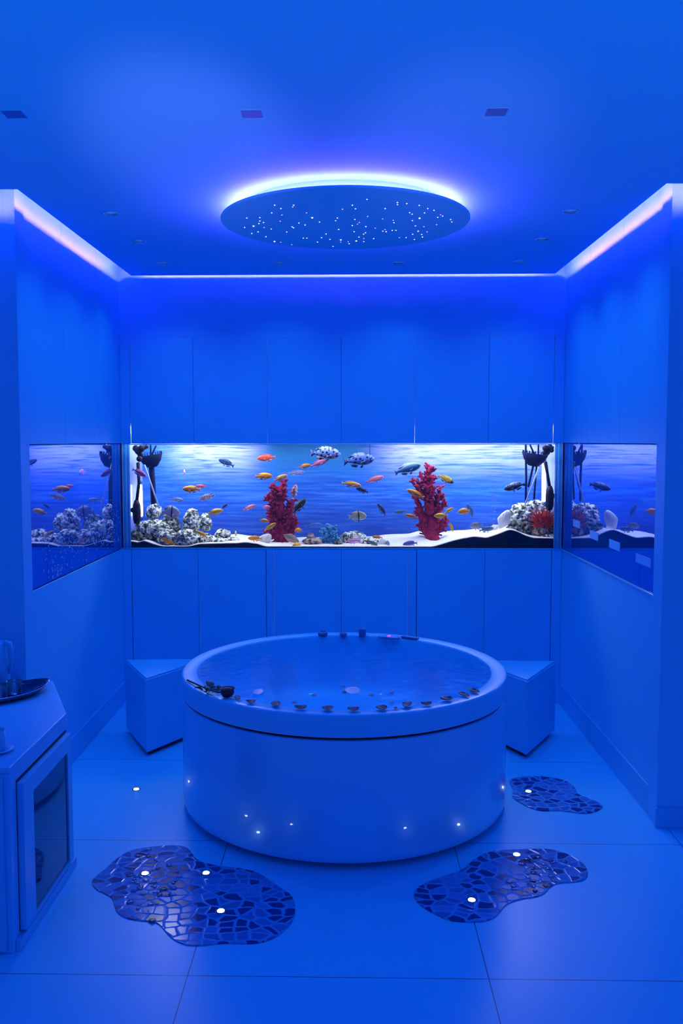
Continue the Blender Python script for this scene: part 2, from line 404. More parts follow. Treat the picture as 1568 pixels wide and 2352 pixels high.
obj('top_edge', B(XL+.045, XR-.045, ZB+.0005, ZB+.0025, TZ1-.007, TZ1-.001), pbr('lit glass edge', (.9, .92, .95), .4), aq)  # white strip imitates the lit top edge of the glass
# water
bm = bmesh.new(); nx, ny = 120, 12
M['water'] = clear('aquarium water', (.965, .985, 1.0), 1.02)
wx0, wx1, wy0, wy1, wz = XL+.016, XR-.016, ZB+.017, YB-.002, TZ1-.004
grid = [[bm.verts.new((wx0+(wx1-wx0)*i/nx, wy0+(wy1-wy0)*j/ny, wz + .004*noise.noise((i*.23, j*.6, 3)))) for i in range(nx+1)] for j in range(ny+1)]
for j in range(ny):
    for i in range(nx): bm.faces.new((grid[j][i], grid[j][i+1], grid[j+1][i+1], grid[j+1][i]))
lo = [bm.verts.new(p) for p in ((wx0, wy0, TZ0+.003), (wx1, wy0, TZ0+.003), (wx1, wy1, TZ0+.003), (wx0, wy1, TZ0+.003))]
bm.faces.new(grid[0] + [lo[1], lo[0]]); bm.faces.new([grid[ny][i] for i in range(nx+1)] + [lo[2], lo[3]])
bm.faces.new([grid[j][0] for j in range(ny+1)] + [lo[3], lo[0]]); bm.faces.new([grid[j][nx] for j in range(ny+1)] + [lo[2], lo[1]]); bm.faces.new(lo)
tag(obj('aquarium_water', bm, M['water'], smooth=False), 'clear water filling the long aquarium', 'water', kind='stuff')

# dark undergravel banked against the glass, white sand on top
PXM = FPX/ (ZB/math.cos(0))                        # px per metre at the tank glass, roughly
dark_y = [(297, 1244), (312, 1247), (325, 1242), (345, 1249), (372, 1257), (392, 1260), (412, 1260), (432, 1255), (455, 1250), (490, 1249), (545, 1248), (562, 1246), (590, 1250), (622, 1261), (980, 1261), (1000, 1255), (1040, 1243), (1065, 1237), (1090, 1233), (1118, 1236), (1140, 1229), (1160, 1221), (1172, 1217), (1188, 1221), (1205, 1230), (1225, 1236), (1255, 1237), (1280, 1237)]
sand_y = [(297, 1230), (330, 1236), (420, 1240), (540, 1233), (590, 1238), (640, 1240), (700, 1240), (780, 1241), (860, 1238), (900, 1233), (945, 1231), (965, 1226), (1000, 1236), (1020, 1228), (1060, 1223), (1110, 1220), (1150, 1211), (1175, 1209), (1200, 1218), (1250, 1229), (1280, 1232)]
def zglass(py, y): return at(780, py, y)[2]
def front_h(x, tab, y):
    px = 780 + (x - at(780, 1240, y)[0])*FPX/y
    return at(px, interp(tab, px), y)[2]
bm = bmesh.new(); n = 160; x0, x1 = XL+.018, XR-.018; gy0, gy1 = ZB+.019, ZB+.05
top = []; bot = []; tb = []
for i in range(n+1):
    x = x0 + (x1-x0)*i/n; h = max(front_h(x, dark_y, gy0), TZ0+.0025) + .002*noise.noise((x*30, 0, 0))
    top.append(bm.verts.new((x, gy0, max(h, TZ0+.0025)))); bot.append(bm.verts.new((x, gy0, TZ0+.002)))
    tb.append((bm.verts.new((x, gy1, max(h, TZ0+.0025))), bm.verts.new((x, gy1, TZ0+.002))))
for i in range(n):
    bm.faces.new((bot[i], bot[i+1], top[i+1], top[i])); bm.faces.new((top[i], top[i+1], tb[i+1][0], tb[i][0]))
    bm.faces.new((tb[i][0], tb[i+1][0], tb[i+1][1], tb[i][1])); bm.faces.new((bot[i], bot[i+1], tb[i+1][1], tb[i][1]))
tag(obj('dark_gravel', bm, M['gravel']), 'black undergravel banked in mounds against the aquarium glass', 'gravel', kind='stuff')
def sand_h(x, y):
    hf = max(front_h(x, dark_y, gy0), TZ0+.003); hb = max(front_h(x, sand_y, YB-.15), TZ0+.004)
    u = min(1, max(0, (y-gy0)/(YB-.15-gy0))); u2 = u*u*(3-2*u)
    return hf*(1-u2) + hb*u2 + .004 + .006*u*noise.noise((x*9, y*9, 1))
bm = bmesh.new(); nx, ny = 150, 22; sy0, sy1 = ZB+.024, YB-.003
g = [[None]*(nx+1) for _ in range(ny+1)]
for j in range(ny+1):
    for i in range(nx+1):
        x, y = x0+(x1-x0)*i/nx, sy0+(sy1-sy0)*j/ny; g[j][i] = bm.verts.new((x, y, sand_h(x, y)))
for j in range(ny):
    for i in range(nx): bm.faces.new((g[j][i], g[j][i+1], g[j+1][i+1], g[j+1][i]))
under = {}
rim = [g[0][i] for i in range(nx+1)] + [g[j][nx] for j in range(1, ny+1)] + [g[ny][i] for i in range(nx-1, -1, -1)] + [g[j][0] for j in range(ny-1, 0, -1)]
low = [bm.verts.new((v.co.x, v.co.y, TZ0+.0023)) for v in rim]
for i in range(len(rim)): bm.faces.new((rim[i], rim[(i+1) % len(rim)], low[(i+1) % len(rim)], low[i]))
bm.faces.new(low)
tag(obj('aquarium_sand', bm, M['sand'], smooth=True), 'white sand bed on the floor of the aquarium', 'sand', kind='stuff')

# ---- rocks
def rock(px, py, wpx, hpx, y, label, mat='rock', seed=0, holes=.35, name='reef_rock', cat='rock', group='rocks on the aquarium sand', sub=5, dx=1.0):
    c = at(px, py, y); k = y/FPX; rx, rz = wpx*k/2, hpx*k/2; ry = (rx+rz)/2*dx
    bm = bmesh.new(); bmesh.ops.create_icosphere(bm, subdivisions=sub, radius=1)
    rs = (rx*rz)**.5
    for v in bm.verts:
        p = v.co.copy(); q = Vector((p.x*rx, p.y*ry, p.z*rz))/.042 + Vector((seed*7.3, seed*3.1, seed*1.7))
        d = .18*noise.noise(q*.7) + .12*noise.noise(q*1.9)
        f = noise.voronoi(q*1.5)[0]; d -= holes*max(0, .42 - f[0])*2.2; f = noise.voronoi(q*3.4)[0]; d -= .22*max(0, .40 - f[0]); d += .07*noise.noise(q*4.1)
        s = 1 + d
        v.co = Vector((p.x*rx*s, p.y*ry*s, p.z*rz*s))
    o = obj(name, bm, M[mat], smooth=True); o.location = c
    return tag(o, label, cat, group)
R = rock
R(326, 1235, 62, 40, 6.03, 'dark low rock in the bottom left corner of the tank under the pump', 'rock_dark', 1)
R(352, 1216, 84, 46, 6.08, 'broad pale rock leaning in the left corner beside the lamp tube', seed=2)
R(354, 1176, 36, 40, 6.16, 'small pale rock perched highest in the left corner', seed=3)
R(390, 1211, 46, 60, 6.14, 'dark weathered rock under the round grey fish', 'rock_dark', 4)
R(440, 1200, 42, 62, 6.12, 'tall pointed pale rock with holes, highest of the left pile', seed=5)
R(471, 1199, 30, 42, 6.16, 'rounded pale knob of rock right of the tall pointed rock', seed=6)
R(386, 1235, 52, 42, 6.0, 'pale rock at the front of the left pile above the low orange fish', seed=7)
R(427, 1238, 54, 46, 5.995, 'pale rock with round holes at the front middle of the left pile', seed=8, holes=.6)
R(466, 1240, 50, 32, 6.02, 'low pale rock in front of the rounded knob', seed=9, holes=.5)
R(512, 1228, 38, 28, 6.1, 'small pale rock at the right tail of the left pile', seed=10)
R(503, 1243, 46, 18, 6.01, 'flat pale rock low on the sand at the left pile', seed=11)
R(534, 1241, 34, 18, 6.05, 'last low pale rock to the right of the left pile', seed=12)
R(1230, 1180, 62, 60, 6.2, 'pale rock rising behind the orange red frond at the right', seed=21)
R(1200, 1184, 66, 56, 6.13, 'big pale pitted rock in the right pile', seed=22, holes=.5)
R(1202, 1212, 74, 38, 6.08, 'dark rock forming the foot of the right pile', 'rock_dark', 23)
R(1238, 1221, 40, 30, 6.02, 'brown rock between the right pile and the red frond', 'rock_brown', 24)
R(1259, 1234, 36, 18, 5.985, 'small pale rock low in the bottom right corner', seed=25)
R(1262, 1205, 30, 56, 6.12, 'dark narrow rock behind the orange red frond', 'rock_dark', 26)
R(812, 1235, 62, 30, 6.13, 'speckled pale rock on the sand right of the blue coral', seed=31, holes=.5)
R(848, 1244, 46, 20, 6.06, 'small grey rock beside the striped fish near the middle', seed=32)
R(716, 1243, 48, 18, 6.04, 'flat brown rock left of the blue coral', 'rock_brown', 33)
R(714, 1234, 18, 20, 6.05, 'small round brown stone on top of the flat brown rock', 'rock_brown', 34, sub=4)
R(776, 1248, 22, 16, 6.02, 'small dark stone right at the foot of the blue coral', 'rock_dark', 35, sub=4)

def shell(px, py, l, w, ang, y, label, mat, fan=True):
    """ribbed half shell"""
    k = y/FPX; L, Wd = l*k, w*k; bm = bmesh.new(); nu, nv = 24, 10; rows = []
    for j in range(nv+1):
        v = j/nv; row = []
        for i in range(nu+1):
            u = -1 + 2*i/nu; a = u*1.15; r = v
            rib = .06*math.cos(u*22)*v
            row.append(bm.verts.new(((r*math.cos(a)-.5)*L, -.25*Wd*(1-(2*v-1)**2)*(1-u*u*.6) - rib*Wd*.4, r*math.sin(a)*Wd*.6)))
        rows.append(row)
    for a, b in zip(rows, rows[1:]):
        for i in range(nu):
            bm.faces.new((a[i], a[i+1], b[i+1], b[i]))
    bmesh.ops.remove_doubles(bm, verts=bm.verts, dist=1e-5)
    o = obj('seashell', bm, M[mat], smooth=True); o.location = at(px, py, y); o.rotation_euler = (.1, -math.radians(ang), 0)
    s = o.modifiers.new('thick', 'SOLIDIFY'); s.thickness = .004
    return tag(o, label, 'shell', 'shells on the aquarium sand')
shell(607, 1241, 40, 26, 40, 6.06, 'grey ribbed shell at the left foot of the left red coral', 'shell')
shell(668, 1236, 40, 18, -25, 6.01, 'brown edged flat shell at the right foot of the left red coral', 'shell_brown')
shell(1157, 1194, 50, 28, 62, 6.02, 'large white shell standing against the right rock pile', 'shell_white')
shell(878, 1247, 26, 22, 10, 6.0, 'pale flat shell on the sand right of the middle', 'shell_white')
shell(1135, 1212, 22, 14, 20, 6.16, 'small pale blue shell beside the dark blue fish at the right', 'shell')

# ---- corals
def coral(name, base, tips, y, r0, label, mat, seed, twig=.034, nt_=16, cat='coral'):
    rnd = random.Random(seed); k = y/FPX; bm = bmesh.new(); b = at(*base, y)
    for (sx, sy, tx, ty, r) in tips:
        a, e = at(sx, sy, y), at(tx, ty, y)
        a.y += rnd.uniform(-.01, .01); e.y += rnd.uniform(-.04, .04)
        n = 7; pts = []
        for i in range(n):
            u = i/(n-1); p = a.lerp(e, u)
            if 0 < i < n-1: p += Vector((rnd.uniform(-1, 1), rnd.uniform(-1, 1), rnd.uniform(-.4, .4)))*.006
            pts.append(p)
        rr = [r*k*(1-.45*i/(n-1)) for i in range(n)]
        tube(bm, pts, rr, 9)
        d = (e-a).normalized(); ln = (e-a).length
        cnt = max(5, int(nt_*ln/.1))
        for j in range(cnt):
            u = rnd.uniform(.0, 1); p = a.lerp(e, u); ph = rnd.uniform(0, 2*PI)
            s = d.orthogonal().normalized(); s.rotate(Matrix.Rotation(ph, 3, d))
            v = (s + d*rnd.uniform(.2, 1.1)).normalized(); L = twig*rnd.uniform(.6, 1.25)*(1.1-.35*u)
            q = p + s*r*k*(1-.45*u)*.5; rt = rnd.uniform(.0055, .0085)
            m_ = q + v*L*.55 + Vector((rnd.uniform(-1, 1), rnd.uniform(-1, 1), rnd.uniform(-1, 1)))*.004
            tube(bm, [q, m_, q + v*L], [rt, rt*1.0, rt*1.05], 7)
    o = obj(name, bm, M[mat], smooth=True, origin=b)
    return tag(o, label, cat)
coral('branching_coral', (648, 1250), [(652, 1252, 640, 1180, 15), (640, 1185, 626, 1112, 11), (638, 1180, 650, 1106, 11), (645, 1185, 637, 1120, 12), (655, 1250, 668, 1196, 13),
      (660, 1205, 672, 1148, 9), (655, 1190, 664, 1152, 8), (668, 1225, 680, 1188, 7), (640, 1240, 617, 1214, 8), (632, 1205, 616, 1165, 8), (630, 1170, 615, 1135, 7), (640, 1150, 655, 1122, 8), (650, 1252, 665, 1250, 8), (640, 1225, 622, 1190, 9)],
      6.14, 15, 'dark red branching coral left of the middle of the aquarium', 'coral_red', 5)
coral('branching_coral', (992, 1240), [(994, 1242, 986, 1170, 17), (986, 1175, 980, 1110, 12), (980, 1112, 984, 1068, 7), (984, 1095, 993, 1074, 5), (978, 1125, 965, 1084, 6), (972, 1145, 945, 1104, 6), (965, 1125, 958, 1100, 5), (980, 1130, 996, 1092, 6),
      (982, 1150, 998, 1118, 7), (996, 1180, 1013, 1118, 7), (1004, 1150, 1020, 1135, 5), (1002, 1180, 1024, 1152, 6), (998, 1205, 1027, 1192, 6), (1000, 1225, 1025, 1206, 6), (975, 1200, 954, 1140, 9), (978, 1215, 958, 1170, 9), (980, 1225, 962, 1206, 8), (1000, 1210, 1008, 1165, 9)],
      6.14, 17, 'tall spiky red branching coral right of the middle of the aquarium', 'coral_red', 8, twig=.030, nt_=15)
coral('blue_coral', (757, 1250), [(757, 1252, 745, 1214, 5), (757, 1252, 755, 1206, 5), (758, 1252, 770, 1210, 5), (752, 1250, 737, 1236, 5), (760, 1250, 775, 1232, 5), (750, 1235, 740, 1218, 4), (765, 1232, 762, 1215, 4), (757, 1252, 748, 1252, 7), (757, 1252, 768, 1250, 7)],
      6.07, 6, 'small bright blue branching coral on the sand at the tank middle', 'coral_blue', 12, twig=.020, nt_=22)
# fluffy orange red frond in the right corner
bm = bmesh.new(); rnd = random.Random(4); b = at(1247, 1214, 6.0)
for i in range(260):
    th = rnd.uniform(0, 2*PI); el = rnd.uniform(.05, 1.25); L = rnd.uniform(.07, .135)
    d = Vector((math.cos(th)*math.cos(el)*.75, math.sin(th)*math.cos(el)*.5, math.sin(el)))
    s = b + Vector((rnd.uniform(-.03, .03), rnd.uniform(-.015, .015), rnd.uniform(-.01, .04)))
    mid = s + d*L*.55 + Vector((0, 0, .008)); e = s + d*L + Vector((rnd.uniform(-.01, .01), 0, rnd.uniform(-.01, .015)))
    tube(bm, [s, mid, e], [.0028, .0026, .0012], 5, cap=False)
tag(obj('artificial_plant', bm, M['plant_red'], origin=b), 'fluffy orange red artificial plant in the right corner of the tank', 'plant')

# ---- tank equipment in the two corners
M['lamp_tube'] = emit('lamp tube', (.82, .85, 1), 8)
M['rod'] = pbr('clear rod', (.45, .6, .95), .2)
M['weir'] = pbr('dark blue plastic', (.004, .010, .05), .8, spec=.2)
def pump(px, py, y, top, label):
    c = at(px, py, y); t = empty('circulation_pump', c, label, 'pump', 'pumps in the tank corners')
    bm = bmesh.new(); lathe(bm, [(0, -.088), (.018, -.082), (.026, -.055), (.028, 0), (.025, .045), (.014, .078), (0, .082)], 0, 0, 24)
    bmesh.ops.translate(bm, verts=bm.verts, vec=c); obj('housing', bm, M['dark_plastic'], t, smooth=True)
    bm = bmesh.new(); tube(bm, [c + Vector((0, 0, .06)), at(top[0][0], top[0][1], y), at(top[1][0], top[1][1], y)], [.012, .010, .013], 10)
    obj('cable_pipe', bm, M['dark_plastic'], t, smooth=True)
    bm = bmesh.new(); ball(bm, c + Vector((-.03 if px < 700 else .03, 0, .01)), .011, (1.2, .8, 1.6)); obj('bracket', bm, M['dark_plastic'], t, smooth=True)
pump(314, 1175, 5.99, ((319, 1110), (317, 1064)), 'dark oval circulation pump on a pipe in the left corner of the tank')
pump(1262, 1143, 5.99, ((1257, 1090), (1252, 1062)), 'dark oval circulation pump on a pipe in the right corner of the tank')
def weir(px, py, wpx, tilt, y, pipe, label):
    c = at(px, py, y); k = y/FPX; r = wpx*k/2
    t = empty('overflow_strainer', c, label, 'filter', 'overflow strainers in the tank corners')
    bm = bmesh.new(); lathe(bm, [(0, -.075), (r*.42, -.068), (r*.8, -.03), (r, .012), (r*.96, .014), (r*.75, -.022), (0, -.05)], 0, 0, 28)
    m = Matrix.Translation(c) @ Matrix.Rotation(tilt, 4, 'Y') @ Matrix.Diagonal((1, .55, 1, 1)); bmesh.ops.transform(bm, verts=bm.verts, matrix=m)
    obj('bowl', bm, M['weir'], t, smooth=True)
    bm = bmesh.new()
    for i in range(26):
        a = 2*PI*i/26; box(bm, r*.95*math.cos(a)-.003, r*.95*math.cos(a)+.003, r*.95*math.sin(a)-.003, r*.95*math.sin(a)+.003, .008, .030)
    bmesh.ops.transform(bm, verts=bm.verts, matrix=m); obj('comb', bm, M['weir'], t)
    for i, p in enumerate(pipe):
        bm = bmesh.new(); tube(bm, [at(*q, y + .02 - .015*i) for q in p[1:]], p[0]*k, 10); obj('pipe', bm, M['weir'], t, smooth=True)
weir(346, 1050, 56, -.16, 6.14, [(6.5, (347, 1060), (351, 1120), (353, 1176)), (2, (346, 1022), (346, 1045)), (2, (358, 1024), (347, 1048))], 'dark comb edged overflow bowl hanging in the upper left of the tank')
weir(1228, 1047, 60, .12, 6.14, [(2.6, (1207, 1022), (1208, 1100), (1207, 1150)), (2.6, (1226, 1062), (1213, 1118)), (2.2, (1232, 1068), (1226, 1146)), (2, (1236, 1022), (1236, 1045)), (2, (1217, 1022), (1226, 1042))], 'dark overflow bowl with thin pipes hanging in the upper right of the tank')
def knob_filter(px, py, y, pts, label):
    rnd = random.Random(px); bm = bmesh.new()
    for a, b, r in pts:
        ball(bm, at(a, b, y + rnd.uniform(-.01, .02)), r*y/FPX, (1, .8, 1), 3)
    o = obj('filter_head', bm, M['dark_plastic'], smooth=True, origin=at(px, py, y)); return tag(o, label, 'filter', 'filter heads at the waterline')
knob_filter(315, 1034, 6.0, [(312, 1030, 8), (318, 1036, 9), (325, 1030, 8), (322, 1044, 7), (320, 1054, 7), (330, 1028, 6), (336, 1026, 5)], 'black lumpy filter head at the waterline in the left corner')
knob_filter(1259, 1034, 6.0, [(1252, 1029, 7), (1262, 1027, 7), (1266, 1034, 6), (1256, 1039, 7), (1250, 1040, 6), (1268, 1028, 4)], 'black lumpy filter head at the waterline in the right corner')
for (px, y0, y1, r, label) in ((322, 1115, 1184, 4.6, 'glowing white lamp tube upright in the left corner of the tank'), (1249, 1066, 1150, 4.6, 'glowing white lamp tube upright in the right corner of the tank')):
    y = 6.18; k = y/FPX; p, q = at(px, y0, y), at(px-(1 if px > 700 else -2), y1, y)
    t = empty('lamp_tube', q, label, 'lamp', 'lamp tubes in the tank corners')
    bm = bmesh.new(); tube(bm, [p, q], r*k, 12); obj('tube', bm, M['lamp_tube'], t, smooth=True)
    for e, f in ((p, (p-q).normalized()), (q, (q-p).normalized())):
        bm = bmesh.new(); tube(bm, [e + f*.014, e + f*.03], r*k*1.1, 12); obj('end_cap', bm, M['grey_plastic'], t, smooth=True)
for (a, b, label) in (((332, 1068), (366, 1168), 'thin clear rod slanting down beside the left overflow bowl'), ((1237, 1074), (1205, 1160), 'thin clear rod slanting down below the right overflow bowl')):
    bm = bmesh.new(); tube(bm, [at(*a, 6.06), at(*b, 6.10)], .0052, 8); tag(obj('clear_rod', bm, M['rod'], smooth=True, origin=at(*b, 6.1)), label, 'rod', 'clear rods in the tank corners')
for (px, y1, label) in ((755, 1036, 'thin dark cord hanging from the tank top above the left spotted blue fish'), (849, 1046, 'thin dark cord hanging from the tank top above the right spotted blue fish')):
    p = at(px, 1019, 5.93); bm = bmesh.new(); tube(bm, [p, at(px, y1-6, 5.93), at(px, y1, 5.93)], [.0018, .0018, .003], 6)
    tag(obj('hanging_cord', bm, M['dark_plastic'], origin=p), label, 'cord', 'cords at the tank top')
bm = bmesh.new(); rnd = random.Random(3)
M['bubble'] = clear('air bubble', (.96, .98, 1), 1.6)
for (cx_, y0, y1, n, sp) in ((1132, 1120, 1212, 110, 8), (646, 1022, 1045, 16, 5), (645, 1070, 1080, 8, 8)):
    for i in range(n):
        py = rnd.uniform(y0, y1); ball(bm, at(cx_ + rnd.gauss(0, sp*.5), py, 6.2 + rnd.uniform(-.05, .05)), rnd.uniform(.0016, .0036), sub=1)
tag(obj('air_bubbles', bm, M['bubble'], smooth=True), 'fine air bubbles rising in the aquarium water', 'bubbles', kind='stuff')

# ---- fish
def fish_mat(name, back, side, belly, pattern=None, pcol=(0, 0, 0), face=None, rough=.35):
    """body colours of one kind of fish: back to belly, plus bars or spots where it has them"""
    m, t, o = nt(name); tc = N(t, 'TexCoord'); sep = N(t, 'SeparateXYZ'); t.links.new(tc.outputs['Object'], sep.inputs[0])
    mr = N(t, 'MapRange'); mr.inputs['From Min'].default_value = -.2; mr.inputs['From Max'].default_value = .2; t.links.new(sep.outputs[2], mr.inputs['Value'])
    r = N(t, 'ValToRGB'); e = r.color_ramp.elements; e[0].position = .12; e[0].color = c4(belly); e[1].position = .9; e[1].color = c4(back)
    x = e.new(.5); x.color = c4(side); t.links.new(mr.outputs[0], r.inputs[0]); col = r.outputs[0]
    if pattern:
        if pattern == 'bar1':
            f = N(t, 'Math', operation='COMPARE'); f.inputs[1].default_value = .06; f.inputs[2].default_value = .035; t.links.new(sep.outputs[0], f.inputs[0]); fo = f.outputs[0]
        elif pattern == 'bars':
            w = N(t, 'TexWave', Scale=3.2, Distortion=1.0); t.links.new(tc.outputs['Object'], w.inputs['Vector'])
            f = N(t, 'Math', operation='GREATER_THAN'); f.inputs[1].default_value = .62; t.links.new(w.outputs['Fac'], f.inputs[0]); fo = f.outputs[0]
        elif pattern == 'face':
            f = N(t, 'Math', operation='GREATER_THAN'); f.inputs[1].default_value = .3; t.links.new(sep.outputs[0], f.inputs[0]); fo = f.outputs[0]
        else:
            v = N(t, 'TexVoronoi', Scale=9 if pattern == 'spots' else 14); t.links.new(tc.outputs['Object'], v.inputs['Vector'])
            f = N(t, 'Math', operation='LESS_THAN'); f.inputs[1].default_value = .40; t.links.new(v.outputs['Distance'], f.inputs[0]); fo = f.outputs[0]
        mx = N(t, 'MixRGB'); mx.inputs[2].default_value = c4(pcol); t.links.new(fo, mx.inputs[0]); t.links.new(col, mx.inputs[1]); col = mx.outputs[0]
    p = N(t, 'BsdfPrincipled'); p.inputs['Roughness'].default_value = rough; t.links.new(col, p.inputs['Base Color']); t.links.new(p.outputs[0], o.inputs[0]); return m
FM = dict(
    orange=fish_mat('orange fish', (1, .46, .01), (1, .34, .005), (.95, .28, .01)),
    yellow=fish_mat('yellow fish', (1, .60, .01), (1, .50, .01), (1, .45, .03)),
    orange_pink=fish_mat('orange and pink fish', (.95, .48, .02), (.92, .40, .12), (.85, .32, .35)),
    brown_orange=fish_mat('brown orange fish', (.60, .24, .04), (.65, .22, .04), (.45, .15, .06)),
    red=fish_mat('red fish', (.80, .06, .05), (.90, .10, .03), (.85, .25, .10)),
    dull_red=fish_mat('dull red fish', (.55, .08, .10), (.50, .07, .12), (.40, .08, .2)),
    pink=fish_mat('pink fish', (.70, .16, .35), (.75, .20, .35), (.75, .35, .55)),
    rose=fish_mat('rose fish', (.75, .25, .25), (.75, .22, .25), (.65, .25, .35)),
    pale_pink=fish_mat('pale pink fish', (.80, .35, .55), (.78, .38, .60), (.85, .65, .75)),
    red_white=fish_mat('red and white fish', (.85, .10, .05), (.85, .25, .15), (.9, .8, .8), 'spots', (.9, .8, .8)),
    slate=fish_mat('slate blue fish', (.02, .07, .20), (.03, .10, .25), (.04, .14, .32)),
    dark=fish_mat('dark fish', (.006, .02, .05), (.01, .03, .09), (.02, .05, .14)),
    black=fish_mat('black fish', (.006, .008, .01), (.012, .014, .014), (.03, .03, .02), 'bars', (.10, .09, .03)),
    grey=fish_mat('grey blue fish', (.06, .13, .32), (.10, .20, .42), (.30, .40, .60)),
    lilac=fish_mat('lilac grey fish', (.18, .18, .40), (.22, .24, .52), (.35, .35, .60)),
    blue=fish_mat('bright blue fish', (.04, .16, .60), (.07, .24, .75), (.10, .28, .70)),
    violet=fish_mat('blue violet fish', (.08, .12, .45), (.12, .16, .52), (.25, .25, .55)),
    mottled=fish_mat('mottled fish', (.12, .12, .22), (.42, .36, .40), (.55, .40, .22), 'specks', (.08, .08, .12)),
    spotted=fish_mat('blue fish with dark spots', (.20, .28, .75), (.18, .28, .78), (.50, .22, .05), 'spots', (.01, .015, .08)),
    spotted_b=fish_mat('blue fish with dark spots and dark belly', (.10, .18, .62), (.14, .24, .72), (.02, .06, .22), 'spots', (.01, .015, .09)),
    peacock=fish_mat('blue fish with white brow', (.30, .45, .60), (.03, .14, .34), (.02, .08, .22)),
    yellow_black=fish_mat('yellow fish with black face', (.45, .32, .02), (.80, .45, .02), (.25, .16, .02), 'face', (.04, .05, .06)),
    silver=fish_mat('silver yellow barred fish', (.35, .34, .24), (.62, .58, .32), (.72, .66, .35), 'bar1', (.01, .015, .02)),
    disc=fish_mat('pale grey round fish with dark bar', (.30, .34, .44), (.50, .48, .56), (.45, .36, .40), 'bar1', (.02, .02, .06)),
    striped=fish_mat('grey striped fish', (.16, .18, .26), (.35, .36, .45), (.45, .42, .40), 'bars', (.04, .05, .10)),
    dark_spotted=fish_mat('dark fish with pale flecks', (.25, .30, .42), (.01, .02, .06), (.02, .04, .12), 'specks', (.012, .02, .05)),
)
M['eye'] = pbr('fish eye', (.005, .005, .008), .1)
SHAPE = dict(slim=(.135, .06), std=(.165, .075), deep=(.235, .085), disc=(.31, .085), chunky=(.19, .10))
_fm = {}
def fish_mesh(shape, mat):
    if (shape, mat) in _fm: return _fm[(shape, mat)]
    hh, ww = SHAPE[shape]; bm = bmesh.new(); n, s = 18, 14
    prof = [(0, .02), (.03, .26), (.08, .50), (.16, .78), (.28, .98), (.38, 1), (.52, .90), (.66, .66), (.78, .38), (.86, .27), (.90, .28)]
    rings = []
    for i in range(n+1):
        u = .90*(i/n)**.85; h = interp(prof, u)
        x = .5 - u; zc = .02*math.sin(u*3)*hh/.16
        wf = h*(1 - .45*max(0, u-.4)/.5)
        rings.append([bm.verts.new((x, ww*wf*math.sin(2*PI*k/s), zc + hh*h*math.cos(2*PI*k/s))) for k in range(s)])
    for a, b in zip(rings, rings[1:]):
        for k in range(s): bm.faces.new((a[k], a[(k+1) % s], b[(k+1) % s], b[k]))
    bm.faces.new(rings[0]); bm.faces.new(rings[-1])
    def fin(outline, th=.006, yoff=0, tilt=0):
        n_ = len(outline); a = []; b = []
        for (x, z) in outline:
            a.append(bm.verts.new((x, yoff + th + tilt*abs(z), z))); b.append(bm.verts.new((x, yoff - th + tilt*abs(z), z)))
        bm.faces.new(a); bm.faces.new(b)
        for i in range(n_): bm.faces.new((a[i], a[(i+1) % n_], b[(i+1) % n_], b[i]))
    p = hh*.27
    fin([(-.385, p*.8), (-.43, p*1.5), (-.50, p*2.5), (-.515, p*2.2), (-.49, p*.9), (-.485, 0), (-.49, -p*.9), (-.515, -p*2.2), (-.50, -p*2.5), (-.43, -p*1.5), (-.385, -p*.8)])      # tail fin
    top = [(x, .02 + hh*interp(prof, .5-x)*.93) for x in (.26, .16, .06, -.06, -.18, -.28)]
    fin(top + [(-.36, hh*.62), (-.26, hh*1.0), (-.10, hh*1.28), (.06, hh*1.32), (.18, hh*1.16)])     # dorsal fin
    fin([(-.05, -hh*.86), (-.12, -hh*1.22), (-.26, -hh*.92), (-.31, -hh*.5), (-.24, -hh*.45)])       # anal fin
    fin([(.13, -hh*.92), (.06, -hh*1.36), (.0, -hh*1.30), (.04, -hh*.92)], .005)                      # pelvic fin
    fin([(.18, -hh*.10), (.06, -hh*.28), (.0, -hh*.62), (.08, -hh*.60), (.17, -hh*.34)], .004, ww*.9, .15)
    fin([(.18, -hh*.10), (.06, -hh*.28), (.0, -hh*.62), (.08, -hh*.60), (.17, -hh*.34)], .004, -ww*.9, -.15)
    bmesh.ops.recalc_face_normals(bm, faces=bm.faces)
    me = bpy.data.meshes.new('fish_body'); bm.to_mesh(me); bm.free(); me.materials.append(FM[mat])
    for q in me.polygons: q.use_smooth = True
    ey = bmesh.new()
    for sg in (1, -1):
        u = .11; h = interp(prof, u); ball(ey, Vector((.39, sg*ww*h*.88, hh*h*.28)), .024, (1, .55, 1), 2)
    em = bpy.data.meshes.new('fish_eyes'); ey.to_mesh(em); ey.free(); em.materials.append(M['eye'])
    _fm[(shape, mat)] = (me, em); return me, em
def fish(px, py, l, face, tilt, mat, shape, y, label, turn=0):
    """face: +1 heads right, -1 heads left, 0 towards the glass; tilt: degrees nose-up"""
    me, em = fish_mesh(shape, mat)
    o = link('aquarium_fish', me); e = link('eyes', em, o, world=False)
    a = math.radians(tilt); tn = math.radians(turn)
    if face == 0: d = Vector((.25, -.95, math.sin(a))).normalized(); L = l*y/FPX*2.2
    else: d = Vector((face*math.cos(a)*math.cos(tn), -math.sin(tn)*math.cos(a), math.sin(a))); L = l*y/FPX/max(.35, math.cos(tn))
    side = Vector((0, 0, 1)).cross(d).normalized() if abs(d.z) < .97 else Vector((0, 1, 0))
    up = d.cross(side)
    m = Matrix((d, side, up)).transposed().to_4x4()
    o.matrix_world = Matrix.Translation(at(px, py, y)) @ m @ Matrix.Scale(L, 4)
    return tag(o, label, 'fish', 'fish swimming in the aquarium')
F = fish
F(320, 1086, 36, 1, -28, 'pink', 'std', 5.93, 'pink fish heading down right in front of the black pipe at the tank left end')
